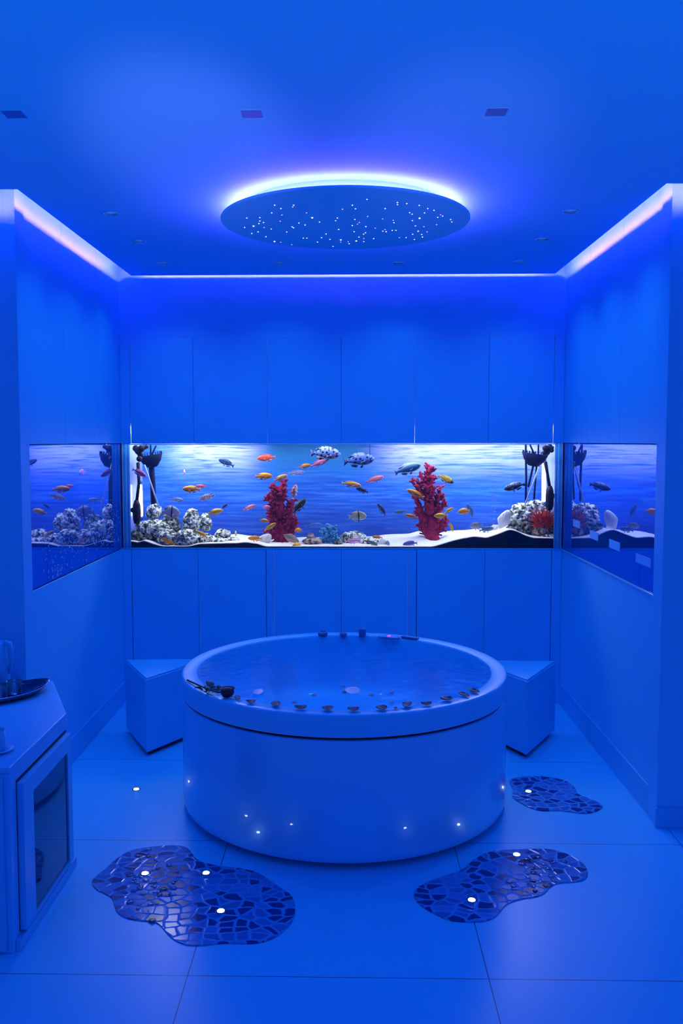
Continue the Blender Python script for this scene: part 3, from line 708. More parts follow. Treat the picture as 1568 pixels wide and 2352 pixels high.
F(423, 1085, 12, 0, 0, 'pale_pink', 'deep', 6.2, 'tiny pale pink fish seen head-on in the upper left of the tank')
F(519, 1063, 39, -1, 24, 'slate', 'std', 6.05, 'slate blue fish nose up left in the bright water left of the red fish')
F(439, 1124, 42, -1, 2, 'orange', 'std', 6.0, 'orange fish heading left high above the left rock pile')
F(462, 1117, 26, -1, 4, 'dull_red', 'slim', 6.24, 'small dull red fish behind the orange fish at the upper left')
F(405, 1148, 36, 1, -4, 'grey', 'slim', 6.26, 'faint grey blue fish heading right above the round grey fish')
F(475, 1142, 38, -1, -16, 'mottled', 'std', 6.16, 'mottled grey fish with brown belly heading left above the left rocks')
F(495, 1176, 36, 1, 14, 'yellow', 'std', 6.02, 'yellow orange fish rising right just above the rounded knob of rock')
F(516, 1163, 18, 1, 40, 'dark', 'std', 6.25, 'small dark grey fish just above right of the rising yellow orange fish')
F(573, 1166, 32, 1, 22, 'rose', 'slim', 6.2, 'rose fish rising right in open water left of the left red coral')
F(386, 1243, 34, -1, 26, 'orange', 'slim', 5.935, 'orange fish low in front of the left rock pile by the glass')
F(463, 1227, 31, -1, 28, 'yellow', 'slim', 5.95, 'yellow orange fish against the pale rocks left of the low white stones')
F(392, 1178, 44, 1, -4, 'disc', 'disc', 6.03, 'round pale grey fish with a dark bar above the left rocks')
F(541, 1226, 11, 0, 5, 'yellow', 'deep', 6.14, 'tiny yellow fish seen head-on at the right tail of the left rocks')
F(585, 1237, 33, -1, 2, 'orange', 'std', 5.96, 'orange fish low over the sand left of the grey ribbed shell')
F(611, 1052, 42, -1, -4, 'red', 'std', 6.05, 'bright red orange fish heading left near the tank top')
F(606, 1094, 40, 1, 3, 'orange', 'std', 6.02, 'orange fish heading right above the left red coral top')
F(645, 1098, 33, 1, 24, 'orange_pink', 'std', 6.0, 'orange and pink fish rising right over the tip of the left red coral')
F(748, 1042, 70, 1, -2, 'spotted', 'chunky', 6.0, 'big pale blue fish with dark spots and orange belly near the top')
F(700, 1071, 28, 1, 14, 'brown_orange', 'std', 6.06, 'brown orange fish just left of the pink fish at the top middle')
F(733, 1064, 44, 1, 20, 'pink', 'slim', 6.0, 'pink fish rising right under the big pale spotted fish')
F(681, 1086, 38, 1, 6, 'lilac', 'slim', 6.28, 'lilac grey fish heading right below the brown orange fish')
F(825, 1057, 72, 1, 6, 'spotted_b', 'chunky', 6.0, 'big blue fish with dark spots and dark belly heading right near the top')
F(807, 1113, 46, 1, -8, 'orange_pink', 'slim', 6.0, 'orange fish with pale pink underside heading right at the tank middle')
F(831, 1126, 30, -1, 20, 'dark', 'std', 6.06, 'dark fish tucked under the orange and pale pink fish')
F(861, 1101, 42, 1, 18, 'rose', 'slim', 6.1, 'rose red fish rising right between the middle and the right red coral')
F(676, 1130, 36, 1, 76, 'red_white', 'std', 6.02, 'red and white fish standing nose up beside the left red coral')
F(688, 1162, 44, 1, 48, 'black', 'std', 6.0, 'black fish with olive bars nose up right of the left red coral')
F(612, 1165, 20, 1, 4, 'pink', 'std', 6.0, 'small pink fish half hidden at the left edge of the left red coral', 30)
F(607, 1196, 22, 1, -8, 'orange', 'std', 5.99, 'small orange fish at the left edge of the left red coral')
F(621, 1210, 32, 1, 34, 'yellow', 'slim', 5.98, 'yellow fish rising right across the foot of the left red coral')
F(685, 1218, 17, -1, 4, 'orange', 'deep', 6.05, 'small round orange fish right of the left red coral foot', 30)
F(721, 1207, 42, 1, 4, 'blue', 'slim', 6.2, 'bright blue fish heading right above the flat brown rock')
F(821, 1186, 42, 1, 4, 'silver', 'deep', 6.05, 'silver yellow fish with a black bar in open water right of middle')
F(876, 1170, 34, -1, 56, 'dark', 'slim', 6.25, 'slim dark fish diving steeply right of the silver barred fish')
F(681, 1253, 19, -1, 0, 'yellow', 'deep', 5.925, 'small plump yellow fish on the sand by the brown edged shell', 40)
F(811, 1243, 38, 1, 2, 'pale_pink', 'slim', 5.97, 'pale pink fish on the sand in front of the speckled rock')
F(866, 1234, 24, -1, 6, 'orange', 'slim', 5.97, 'small orange fish low over the sand right of the speckled rock')
F(857, 1249, 30, -1, 26, 'striped', 'slim', 5.94, 'grey striped fish nosing up on the sand right of the pale pink fish')
F(937, 1077, 62, 1, 17, 'peacock', 'std', 6.0, 'large dark blue fish with white brow left of the right red coral top')
F(1024, 1101, 40, 1, -26, 'yellow_black', 'std', 6.05, 'yellow fish with black face heading down right of the right red coral')
F(953, 1134, 44, -1, 25, 'orange', 'slim', 5.97, 'orange fish crossing the upper left branches of the right red coral')
F(919, 1176, 30, -1, -4, 'slate', 'slim', 6.27, 'small dark blue fish heading left between the silver fish and right red coral')
F(944, 1186, 31, -1, 14, 'orange', 'slim', 5.98, 'orange fish at the lower left edge of the right red coral')
F(1012, 1185, 32, -1, 0, 'yellow', 'std', 5.98, 'yellow orange fish heading left across the lower right of the right red coral')
F(1031, 1172, 24, 1, 30, 'yellow', 'slim', 6.0, 'small yellow fish rising right beside the right red coral')
F(1065, 1175, 27, -1, -2, 'orange', 'deep', 6.02, 'plump orange fish in open water right of the right red coral')
F(1079, 1172, 34, -1, 66, 'slate', 'slim', 6.2, 'slim dark fish diving behind the plump orange fish')
F(1036, 1211, 22, -1, 70, 'yellow', 'slim', 6.0, 'thin yellow fish nose up low right of the right red coral')
F(1093, 1208, 30, -1, -4, 'striped', 'deep', 6.1, 'grey striped spiny fish over the sand left of the dark blue fish')
F(1117, 1216, 34, 1, 10, 'slate', 'std', 6.05, 'dark blue fish low over the sand left of the large white shell')
F(941, 1249, 34, -1, -6, 'violet', 'std', 5.945, 'blue violet fish heading left on the sand left of the right red coral')
F(890, 1250, 13, 0, 10, 'lilac', 'deep', 5.97, 'tiny grey lilac fish seen head-on at the bottom glass')
F(1181, 1118, 50, -1, -14, 'dark_spotted', 'std', 6.04, 'dark fish with pale flecked back heading left above the right rock pile')

# ------------------------------------------------------------------ round tub
TX, TY, TR, TH = -.0225, 4.290, .7845, .650
tub = empty('whirlpool_bath', (TX, TY, 0), 'large round white freestanding whirlpool tub filled to the brim', 'bathtub')
bm = bmesh.new(); lathe(bm, [(TR-.006, .542), (TR-.002, .535), (TR-.002, .06), (TR-.006, .035), (TR-.016, .028), (.3, .028), (.3, .04), (TR-.04, .04), (TR-.04, .542)], TX, TY, 160, True)
obj('outer_panel', bm, M['tub'], tub, smooth=True)
bm = bmesh.new(); lathe(bm, [(TR-.012, .553), (TR-.0015, .556), (TR, .562), (TR, TH-.010), (TR-.003, TH-.003), (TR-.010, TH), (.712, TH-.003), (.702, TH-.012), (.690, .54), (.655, .40), (.60, .34), (.50, .32), (0, .315), (0, .30), (.52, .305), (.63, .33), (.715, .545)], TX, TY, 160, False)
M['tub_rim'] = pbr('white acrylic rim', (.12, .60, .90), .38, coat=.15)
obj('basin', bm, M['tub_rim'], tub, smooth=True)
bm = bmesh.new(); lathe(bm, [(TR-.14, 0), (TR-.14, .03), (.3, .03), (.3, 0)], TX, TY, 96, True); obj('plinth', bm, M['dark'], tub)
bm = bmesh.new(); lathe(bm, [(TR-.028, .538), (TR-.028, .557), (TR-.05, .557), (TR-.05, .538)], TX, TY, 96, True); obj('shadow_gap', bm, M['dark'], tub)
def edge_on(name, prof, px, py, mat, parent, z=TH, seg=28):
    p = hit(px, py, 2, z); bm = bmesh.new(); lathe(bm, [(r, z+h) for r, h in prof], p.x, p.y, seg); return obj(name, bm, mat, parent, smooth=True), p
k1, p = edge_on('control_knob', [(0, 0), (.026, 0), (.028, .004), (.026, .012), (.014, .016), (0, .016)], 741, 1457.5, M['grey_plastic'], tub)
bm = bmesh.new(); box(bm, p.x-.014, p.x+.014, p.y-.006, p.y+.006, TH+.015, TH+.024); obj('lever', bm, M['chrome'], k1, bevel=.003)
k2, p = edge_on('control_knob', [(0, 0), (.020, 0), (.022, .004), (.020, .012), (.008, .015), (0, .015)], 788, 1458.5, M['grey_plastic'], tub)
k3, p = edge_on('control_knob', [(0, 0), (.020, 0), (.021, .006), (.021, .013), (.018, .015), (.018, .018), (.021, .021), (.021, .034), (.019, .038), (0, .038)], 832, 1458.5, M['grey_plastic'], tub)
def plate(name, px, py, w, d, h, mat, parent, z=TH, bev=.004):
    p = hit(px, py, 2, z); a = math.atan2(p.x-TX, p.y-TY)
    bm = B(-w/2, w/2, -d/2, d/2, 0, h); bmesh.ops.transform(bm, verts=bm.verts, matrix=Matrix.Translation(p) @ Matrix.Rotation(-a, 4, 'Z'))
    return obj(name, bm, mat, parent, bevel=bev), p
cp, p = plate('control_panel', 893, 1463, .12, .05, .006, pbr('panel', (.3, .48, .75), .25), tub)
bm = bmesh.new(); ball(bm, p + Vector((0, -.004, .008)), .008, (1.3, .8, .45)); obj('display_light', bm, M['led_pink'], cp, smooth=True)
plate('grip_slot', 941, 1466, .105, .026, .009, M['grey_plastic'], tub)
# water
bm = bmesh.new(); rs = [0] + [.7115*i/28 for i in range(1, 29)]; seg = 96; rings = []
for r in rs:
    if r == 0: rings.append([bm.verts.new((TX, TY, TH-.003))])
    else: rings.append([bm.verts.new((TX+r*math.cos(2*PI*i/seg), TY+r*math.sin(2*PI*i/seg), TH-.003 + .0012*noise.noise((r*9*math.cos(2*PI*i/seg), r*9*math.sin(2*PI*i/seg), 0)))) for i in range(seg)])
for a, b in zip(rings, rings[1:]):
    for i in range(seg):
        j = (i+1) % seg
        bm.faces.new((a[0], b[i], b[j]) if len(a) == 1 else (a[i], b[i], b[j], a[j]))
M['tub_water'] = clear('bath water', (.92, .98, 1), 1.2, bump=.2, bscale=14, gloss=(.45, .72, 1))
tag(obj('bath_water', bm, M['tub_water'], smooth=True), 'still blue water filling the round tub to the rim', 'water', kind='stuff')

M['bath_fill'] = emit('added bath fill', (.01, .24, 1), 22)  # unseen glow added to brighten the bath water
for a in (-150, -90, -30):
    a = math.radians(a); bm = lathe(bmesh.new(), [(0, 0), (.045, 0), (.045, .006), (.036, .010), (0, .012)], 0, 0, 28)
    n = Vector((-math.cos(a), -math.sin(a), .25)).normalized(); p = Vector((TX + .672*math.cos(a), TY + .672*math.sin(a), .49))
    bmesh.ops.transform(bm, verts=bm.verts, matrix=Matrix.Translation(p) @ n.to_track_quat('Z', 'Y').to_matrix().to_4x4()); obj('bath_fill_disc', bm, M['bath_fill'], tub, smooth=True)
# petals: dark ones along the front rim, two pale pink ones afloat
M['petal_dark'] = pbr('dark red petal', (.016, .02, .10), .5)
M['petal_mid'] = pbr('dull petal', (.16, .10, .22), .5)
M['petal_pink'] = pbr('pale pink petal', (.92, .62, .80), .4)
def petal(px, py, l, w, ang, z, mat, label, curl=.3, group='petals on the tub'):
    p = hit(px, py, 2, z); k = p.y/FPX; L, Wd = l*k, w*k; bm = bmesh.new(); rows = []
    for i in range(9):
        u = -1 + 2*i/8; hw = Wd*math.sqrt(max(.02, 1-u*u))*(1 + .25*u); row = []
        for j in range(7):
            v = -1 + 2*j/6; row.append(bm.verts.new((u*L/2, v*hw/2, curl*L*.35*(u*u*.6 + v*v*.6))))
        rows.append(row)
    for a, b in zip(rows, rows[1:]):
        for j in range(6): bm.faces.new((a[j], a[j+1], b[j+1], b[j]))
    o = obj('rose_petal', bm, M[mat], smooth=True); o.location = p + Vector((0, 0, .002)); o.rotation_euler = (0, 0, math.radians(ang))
    s = o.modifiers.new('thick', 'SOLIDIFY'); s.thickness = .0016
    return tag(o, label, 'petal', group)
front = [(545, 1607, 13, 30, 20), (576, 1617, 22, 26, 0), (633, 1623, 22, 40, 10), (690, 1631, 28, 26, -6), (752, 1633, 26, 34, 5), (811, 1635, 27, 26, 0), (876, 1632, 26, 34, 8), (908, 1631, 9, 16, 0), (934, 1624, 22, 46, -15), (979, 1622, 25, 20, 6), (1024, 1611, 28, 30, 14), (1063, 1600, 17, 40, 30), (1086, 1592, 20, 36, 30)]
lab = ['dark petal on the tub rim just right of the rose bloom', 'thin dark petal on the front rim, second right of the rose bloom', 'folded dark petal on the front rim below the pink floating petal', 'long dark petal on the front rim at the left of the ripple arc', 'dark petal on the front rim left of the centre line', 'flat dark petal at the very front centre of the tub rim', 'dark petal on the front rim just right of centre', 'tiniest dark petal on the front rim, between two bigger ones', 'upright dark petal on the right front of the rim', 'thin flat dark petal on the right front of the rim', 'long dark petal on the right rim', 'dark petal on the right rim, second from the right end', 'last dark petal at the right end of the row on the rim']
for (a, l) in zip(front, lab): petal(a[0], a[1]-3, a[2], a[3], a[4], TH+.001, 'petal_dark', l, .55)
petal(592, 1592, 25, 46, 0, TH-.0015, 'petal_pink', 'pale pink petal floating at the left of the bath water')
petal(808, 1590, 36, 60, 4, TH-.0015, 'petal_pink', 'larger pale pink petal floating at the middle of the bath water')
for (px, py, l) in ((787, 1578, 'faint dull petal afloat above the larger pink petal'), (790, 1592, 'faint dull petal afloat at the left tip of the larger pink petal'), (852, 1598, 'faint dull petal afloat right of the larger pink petal'), (899, 1592, 'faint dull petal afloat right of the tub middle'), (898, 1616, 'faint dull petal afloat near the front right rim'), (720, 1598, 'faint dull petal afloat left of the tub middle'), (676, 1615, 'faint dull petal afloat near the front left rim')):
    petal(px, py, 12, 16, 10, TH-.0015, 'petal_mid', l, .2)
# rose
M['rose_leaf'] = pbr('rose leaf', (.012, .05, .03), .5); M['rose_bloom'] = pbr('rose bloom', (.10, .005, .02), .5)
rb = hit(522, 1601, 2, TH); rose = empty('rose', rb, 'dark red rose with stem and leaves lying on the left rim of the tub', 'flower')
s0, s1 = hit(430, 1562, 2, TH+.006), hit(470, 1580, 2, TH+.012)
bm = bmesh.new(); tube(bm, [s0, s1, hit(500, 1590, 2, TH+.02), rb + Vector((-.01, 0, .022))], [.0045, .004, .004, .004], 8); obj('stem', bm, M['rose_leaf'], rose, smooth=True)
bm = bmesh.new(); c = rb + Vector((0, 0, .022)); ball(bm, c, .026, (1.15, 1.0, .8), 3)
rnd = random.Random(2)
obj('bud', bm, M['rose_bloom'], rose, smooth=True)
for i in range(9):
    a = i*2.4; bm = bmesh.new(); r = .016 + .0016*i
    rows = []
    for u in range(6):
        th = a + (-1+2*u/5)*.75; rows.append([bm.verts.new(c + Vector((math.cos(th)*r*(.75+.12*v*v*.4), math.sin(th)*r*(.75+.12*v*v*.4), -.018 + v*.012))) for v in range(4)])
    for p_, q_ in zip(rows, rows[1:]):
        for v in range(3): bm.faces.new((p_[v], p_[v+1], q_[v+1], q_[v]))
    o = obj('petal', bm, M['rose_bloom'], rose, smooth=True); s = o.modifiers.new('thick', 'SOLIDIFY'); s.thickness = .0016
def leaf(px, py, l, w, ang, up=.012, tilt=.3):
    p = hit(px, py, 2, TH+up); bm = bmesh.new(); rows = []
    for i in range(8):
        u = i/7; hw = w*math.sin(PI*min(1, u*.93+.04))**.8
        rows.append([bm.verts.new(Vector((u*l - l/2, v*hw/2, abs(v)*hw*.25 + .1*l*math.sin(u*3)))) for v in (-1, -.5, 0, .5, 1)])
    for a, b in zip(rows, rows[1:]):
        for j in range(4): bm.faces.new((a[j], a[j+1], b[j+1], b[j]))
    bmesh.ops.transform(bm, verts=bm.verts, matrix=Matrix.Translation(p) @ Matrix.Rotation(math.radians(ang), 4, 'Z') @ Matrix.Rotation(-tilt, 4, 'Y') @ Matrix.Rotation(.4, 4, 'X'))
    o = obj('leaf', bm, M['rose_leaf'], rose, smooth=True); s = o.modifiers.new('thick', 'SOLIDIFY'); s.thickness = .0014
for a in ((456, 1583, .040, .026, 190), (474, 1582, .042, .03, 100), (478, 1589, .045, .03, -60), (489, 1583, .04, .028, 40), (495, 1589, .034, .026, -30), (504, 1582, .036, .03, 70), (480, 1573, .045, .04, 95, .014, .5)): leaf(*a)

# ------------------------------------------------------------------ corner stools
def stool(A_, B_, C_, h, label):
    A_, B_, C_ = Vector(A_), Vector(B_), Vector(C_); ctr = (A_+B_+C_)/3
    t = empty('triangular_stool', (ctr.x, ctr.y, 0), label, 'stool', 'triangular stools beside the tub')
    ins = lambda k: [(ctr + (p-ctr)*k) for p in (A_, B_, C_)]
    obj('body', prism(bmesh.new(), ins(1), .026, h-.012), M['lacquer'], t, bevel=.004)
    obj('seat_top', prism(bmesh.new(), ins(.965), h-.013, h-.001), M['lacquer'], t, bevel=.003)
    bm = prism(bmesh.new(), ins(1), h-.014, h); obj('rim', prism(bm, ins(1), h-.0141, h-.014), M['lacquer'], t, bevel=.003) if False else bm.free()
    obj('plinth', prism(bmesh.new(), ins(.84), 0, .028), M['dark'], t)
stool((-1.338, 5.225), (-1.118, 4.800), (-.850, 5.245), .447, 'white triangular block stool left of the tub')
stool((1.232, 5.235), (.978, 4.800), (.745, 5.245), .447, 'white triangular block stool right of the tub')

# ------------------------------------------------------------------ pebble mats and floor lights
def unz(pts, ox, oy, k): return [(ox + x/k, oy + y/k) for x, y in pts]
mat1 = unz([(85, 360), (110, 330), (190, 270), (250, 210), (320, 165), (400, 140), (520, 125), (650, 118), (720, 130), (755, 165), (775, 205), (830, 235), (950, 260), (1100, 275), (1200, 300), (1265, 345), (1340, 400), (1410, 440), (1440, 490), (1448, 560), (1420, 640), (1360, 700), (1290, 745), (1180, 775), (1060, 772), (950, 770), (870, 782), (760, 788), (680, 770), (620, 735), (580, 690), (540, 640), (480, 625), (400, 618), (320, 605), (260, 570), (240, 520), (230, 470), (180, 440), (110, 410)], 180, 1900, 2.9037)
mat2 = unz([(92, 980), (110, 945), (170, 905), (240, 875), (330, 845), (430, 815), (480, 775), (530, 730), (600, 690), (680, 668), (800, 662), (950, 655), (1060, 655), (1150, 675), (1240, 710), (1310, 755), (1350, 810), (1345, 855), (1310, 885), (1230, 895), (1130, 900), (1070, 930), (1040, 975), (980, 1000), (880, 1012), (800, 1035), (750, 1060), (715, 1110), (670, 1155), (600, 1178), (500, 1182), (400, 1178), (330, 1165), (240, 1120), (150, 1070), (105, 1020)], 920, 1740, 3.136)
mat3 = unz([(778, 170), (800, 150), (870, 135), (980, 132), (1090, 142), (1170, 160), (1230, 190), (1262, 225), (1268, 255), (1300, 275), (1370, 300), (1430, 325), (1458, 345), (1440, 370), (1380, 395), (1310, 402), (1230, 390), (1130, 378), (1060, 382), (1000, 380), (930, 360), (860, 325), (815, 295), (798, 270), (812, 235), (795, 205)], 920, 1740, 3.136)
M['drop'] = clear('water drop', (.9, .95, 1), 1.45)
def mosaic(pts, label, wet):
    w = [hit(x, y, 2, .004) for x, y in pts]; w = smooth_closed([(p.x, p.y) for p in w], 2)
    cx, cy = sum(p[0] for p in w)/len(w), sum(p[1] for p in w)/len(w)
    bm = prism(bmesh.new(), w, .0003, .004)
    o = tag(obj('pebble_inlay', bm, M['pebble'], origin=(cx, cy, .0003)), label, 'pebble inlay', 'pebble patches in the floor')
    if wet:
        rnd = random.Random(len(pts)); bm = bmesh.new()
        inside = lambda x, y: sum(((a[1] > y) != (b[1] > y)) and (x < (b[0]-a[0])*(y-a[1])/(b[1]-a[1])+a[0]) for a, b in zip(w, w[1:]+w[:1])) % 2
        for (px, py, sx, sy, n) in wet:
            for i in range(n):
                p = hit(px + rnd.gauss(0, sx), py + rnd.gauss(0, sy), 2, .004)
                if inside(p.x, p.y):
                    r = rnd.uniform(.006, .016); ball(bm, Vector((p.x, p.y, .0042)), r, (1, rnd.uniform(.5, 1.2), .32), 2, Matrix.Rotation(rnd.uniform(0, 3), 3, 'Z'))
        d = obj('water_drops', bm, M['drop'], o, smooth=True); d.parent = o; d.matrix_parent_inverse = Matrix.Translation(-o.location); tag(d, kind='stuff')
mosaic(mat1, 'largest wavy pebble patch in the floor, left in front of the tub', [(325, 1965, 28, 14, 22), (330, 2040, 32, 40, 46), (400, 2040, 20, 30, 10)])
mosaic(mat2, 'wavy pebble patch in the floor, right in front of the tub', [(1235, 1995, 28, 28, 48), (1180, 2035, 20, 15, 8)])
mosaic(mat3, 'small pebble patch in the floor right of the tub', [])
def spotlight(px, py, label, z=.004):
    p = hit(px, py, 2, z+.002); t = empty('floor_spotlight', (p.x, p.y, z), label, 'spotlight', 'small white spotlights set in the floor')
    obj('bezel', lathe(bmesh.new(), [(.0, 0), (.021, 0), (.021, .0015), (.018, .0025), (.016, .0015), (0, .0015)], 0, 0, 28), M['chrome'], t, smooth=True).location = (p.x, p.y, z)
    t.children[0].matrix_parent_inverse = Matrix.Translation(-Vector((p.x, p.y, z)))
    o = obj('lens', lathe(bmesh.new(), [(0, .0050), (.007, .0044), (.0115, .003), (.0135, .0014), (0, .0013)], 0, 0, 28), M['led_white'], t, smooth=True); o.location = (p.x, p.y, z)
spotlight(333, 2005, 'lit floor spotlight at the left of the largest pebble patch')
spotlight(473, 2004, 'lit floor spotlight at the upper middle of the largest pebble patch, nearest the tub')
spotlight(507, 2091, 'lit floor spotlight at the lower right of the largest pebble patch')
spotlight(1186, 1962, 'lit floor spotlight at the far edge of the right front pebble patch')
spotlight(1083, 2066, 'lit floor spotlight at the near left end of the right front pebble patch')
spotlight(1213, 1817, 'lit floor spotlight in the small pebble patch right of the tub')
spotlight(313, 1812, 'lit floor spotlight in the bare tiles left of the tub', 0)

# ------------------------------------------------------------------ ceiling fittings
DX, DY, DR, DZ = -.0166, 4.192, .571, 2.755
disc = empty('ceiling_star_disc', (DX, DY, DZ), 'round hanging ceiling disc with tiny stars and a glowing halo', 'ceiling light')
bm = lathe(bmesh.new(), [(0, DZ), (DR-.003, DZ), (DR, DZ+.003), (DR, DZ+.009), (DR-.003, DZ+.012), (0, DZ+.012)], DX, DY, 128); obj('disc', bm, M['ceiling'], disc)
for p in bm.faces if False else []: pass
obj('hub', lathe(bmesh.new(), [(DR-.115, DZ+.012), (DR-.115, ZC)], DX, DY, 96), M['ceiling'], disc, smooth=True)
M['halo'] = emit('halo led', (3.5, 1.0, 20), 12)
obj('halo_strip', lathe(bmesh.new(), [(DR-.075, DZ+.014), (DR-.065, DZ+.014), (DR-.065, DZ+.022), (DR-.075, DZ+.022)], DX, DY, 96, True), M['halo'], disc)
M['star'] = emit('star point', (.85, .75, 1), 5); M['star_violet'] = emit('violet star point', (.75, .35, 1), 1.6)
rnd = random.Random(11); seen = [(250, 340, 3), (310, 348, 2), (400, 312, 2), (410, 278, 2), (404, 242, 1), (470, 232, 2), (548, 266, 2), (580, 293, 3), (540, 334, 1), (750, 245, 2), (888, 190, 1), (892, 286, 2), (835, 330, 2), (845, 320, 2), (816, 372, 1), (880, 378, 1), (741, 418, 3), (741, 430, 2), (782, 428, 2), (788, 440, 1), (828, 424, 3), (843, 402, 1), (870, 410, 2), (870, 428, 1), (935, 352, 2), (976, 300, 2), (1036, 308, 2), (990, 360, 2), (996, 372, 1), (1070, 405, 2), (1112, 214, 1), (1182, 224, 1), (1230, 242, 1), (1265, 252, 1), (1212, 266, 1), (1184, 296, 3), (1302, 276, 2), (1280, 332, 2), (1208, 344, 2), (1178, 368, 2), (1226, 373, 2), (1200, 402, 1), (1155, 415, 1), (368, 427, 3), (403, 431, 2), (465, 445, 2), (530, 408, 1), (550, 408, 1), (610, 430, 1), (633, 406, 1), (212, 295, 1), (240, 382, 1), (320, 400, 1), (437, 374, 1), (475, 350, 1), (505, 323, 1), (352, 266, 1), (680, 415, 1), (697, 455, 1), (1108, 405, 1), (1145, 386, 1), (820, 303, 1), (712, 310, 1), (1060, 220, 1), (200, 348, 1), (285, 293, 1)]
sm = {}
for r, mt in ((.0024, 'star'), (.0032, 'star_violet'), (.0042, 'star')):
    b2 = bmesh.new(); ball(b2, Vector((0, 0, 0)), r, (1, 1, .7), 1); me = bpy.data.meshes.new('star_point'); b2.to_mesh(me); b2.free(); me.materials.append(M[mt]); sm[r] = me
def star(p, r):
    o = link('star_point', sm[r], disc); o.location = (p[0], p[1], DZ-.0008)
for (zx, zy, k) in seen: star(hit(480+zx/2.45, 380+zy/2.45, 2, DZ), (.0024, .0032, .0042)[k-1])
for i in range(34):
    a, r = rnd.uniform(0, 2*PI), DR*.86*math.sqrt(rnd.random()); star((DX+r*math.cos(a), DY+r*math.sin(a)), .0024)
M['down_fill'] = emit('added downlight fill', (.06, .35, 1), 680)  # fill light added inside downlights that look unlit
def downlight(px, py, label):
    p = hit(px, py, 2, ZC); t = empty('downlight', (p.x, p.y, ZC), label, 'ceiling light', 'small round downlights')
    obj('ring', lathe(bmesh.new(), [(HOLE-.001, ZC-.0005), (HOLE+.006, ZC-.0005), (HOLE+.005, ZC-.0025), (HOLE-.001, ZC-.002)], p.x, p.y, 28, True), M['ceiling'], t, smooth=True)
    obj('baffle', lathe(bmesh.new(), [(HOLE-.002, ZC-.001), (HOLE-.002, ZC+.052), (HOLE-.003, ZC+.052), (HOLE-.003, ZC-.001)], p.x, p.y, 28, True), M['dark_plastic'], t, smooth=True)
    obj('lens', lathe(bmesh.new(), [(0, ZC+.038), (HOLE-.0045, ZC+.038), (HOLE-.0045, ZC+.046), (0, ZC+.046)], p.x, p.y, 28), M['down_fill'], t)
for px, py, l in ((255, 490.5, 'small dark round downlight nearest the viewer on the left of the ceiling'), (319, 554.5, 'small dark round downlight, second along the left of the ceiling'), (374, 604, 'small dark round downlight in the far left corner of the ceiling'), (641, 604, 'small dark round downlight near the back edge, left of the star disc middle'), (916, 604, 'small dark round downlight near the back edge, right of the star disc middle'), (1196, 599.5, 'small dark round downlight in the far right corner of the ceiling'), (1247, 549.5, 'small dark round downlight, second along the right of the ceiling'), (1311, 485.5, 'small dark round downlight nearest the viewer on the right of the ceiling')):
    downlight(px, py, l)
def square_light(c, label):
    ps = [hit(x, y, 2, ZC) for x, y in c]; cx, cy = sum(p.x for p in ps)/4, sum(p.y for p in ps)/4
    hw, hd = .034, .034; t = empty('square_downlight', (cx, cy, ZC), label, 'ceiling light', 'square recessed lights, off')
    bm = bmesh.new()
    for a in ((-hw-.003, -hw, -hd-.003, hd+.003), (hw, hw+.003, -hd-.003, hd+.003), (-hw, hw, -hd-.003, -hd), (-hw, hw, hd, hd+.003)): box(bm, cx+a[0], cx+a[1], cy+a[2], cy+a[3], ZC-.0015, ZC+.001)
    obj('frame', bm, M['ceiling'], t)
    obj('lens', B(cx-hw, cx+hw, cy-hd, cy+hd, ZC-.0012, ZC+.001), pbr('unlit lens', (.04, .15, .42), .3), t)
square_light([(8, 254), (45, 254), (58, 270), (18, 270)], 'unlit square ceiling light at the left edge of the ceiling')
square_light([(552, 252), (601, 252), (604, 270), (556, 270)], 'unlit square ceiling light left of the middle, in front of the star disc')
square_light([(1120, 248), (1166, 248), (1160, 266), (1112, 266)], 'unlit square ceiling light on the right, in front of the star disc')

# LED strips lying on the ceiling board just behind its edges
M['strip'] = emit('cove led', (1.9, .62, 10.5), 30)
def strip(x0, x1, y0, y1, label):
    o = obj('led_strip', B(x0, x1, y0, y1, ZC+.044, ZC+.054), M['strip'], origin=((x0+x1)/2, (y0+y1)/2, ZC+.044)); tag(o, label, 'led strip', 'led strips in the ceiling cove')
e = .050
strip(SL+e, SL+e+.012, SF, SB-e, 'led strip in the ceiling cove along the left wall'); strip(SR-e-.012, SR-e, SF, SB-e, 'led strip in the ceiling cove along the right wall')
strip(SL+e+.02, SR-e-.02, SB-e-.012, SB-e, 'led strip in the ceiling cove along the back wall')
strip(-3.2, SL+e-.03, SF-e-.012, SF-e, 'led strip in the ceiling cove above the left pier'); strip(SR-e+.03, 3.2, SF-e-.012, SF-e, 'led strip in the ceiling cove above the right pier')

# ------------------------------------------------------------------ minibar at the left edge
CXF = -1.143
mb = empty('minibar_cabinet', (-1.5, 3.45, 0), 'white minibar cabinet with a glass fridge door at the left edge', 'cabinet')
foot = [(CXF, 2.907), (CXF, 3.515), (-1.36, 4.0), (-2.0, 4.0), (-2.0, 2.907)]
obj('body', prism(bmesh.new(), foot, .0, .628), M['lacquer'], mb, bevel=.003)
obj('worktop', prism(bmesh.new(), foot, .6285, .650), M['lacquer'], mb, bevel=.004)
obj('front_panel', B(-1.99, CXF-.022, 2.893, 2.9065, .012, .620), M['base'], mb, bevel=.002)
obj('kick_board', B(CXF+.0005, CXF+.020, 2.92, 3.545, 0, .040), M['lacquer'], mb, bevel=.002)
dx0, dx1 = CXF+.001, CXF+.024
bm = bmesh.new()
dy0, dy1, dz0, dz1, gy0_, gy1_, gz0, gz1 = 2.965, 3.495, .052, .575, 3.060, 3.445, .066, .512
for a in ((dy0, gy0_, dz0, dz1), (gy1_, dy1, dz0, dz1), (gy0_, gy1_, dz0, gz0), (gy0_, gy1_, gz1, dz1)): box(bm, dx0, dx1, a[0], a[1], a[2], a[3])
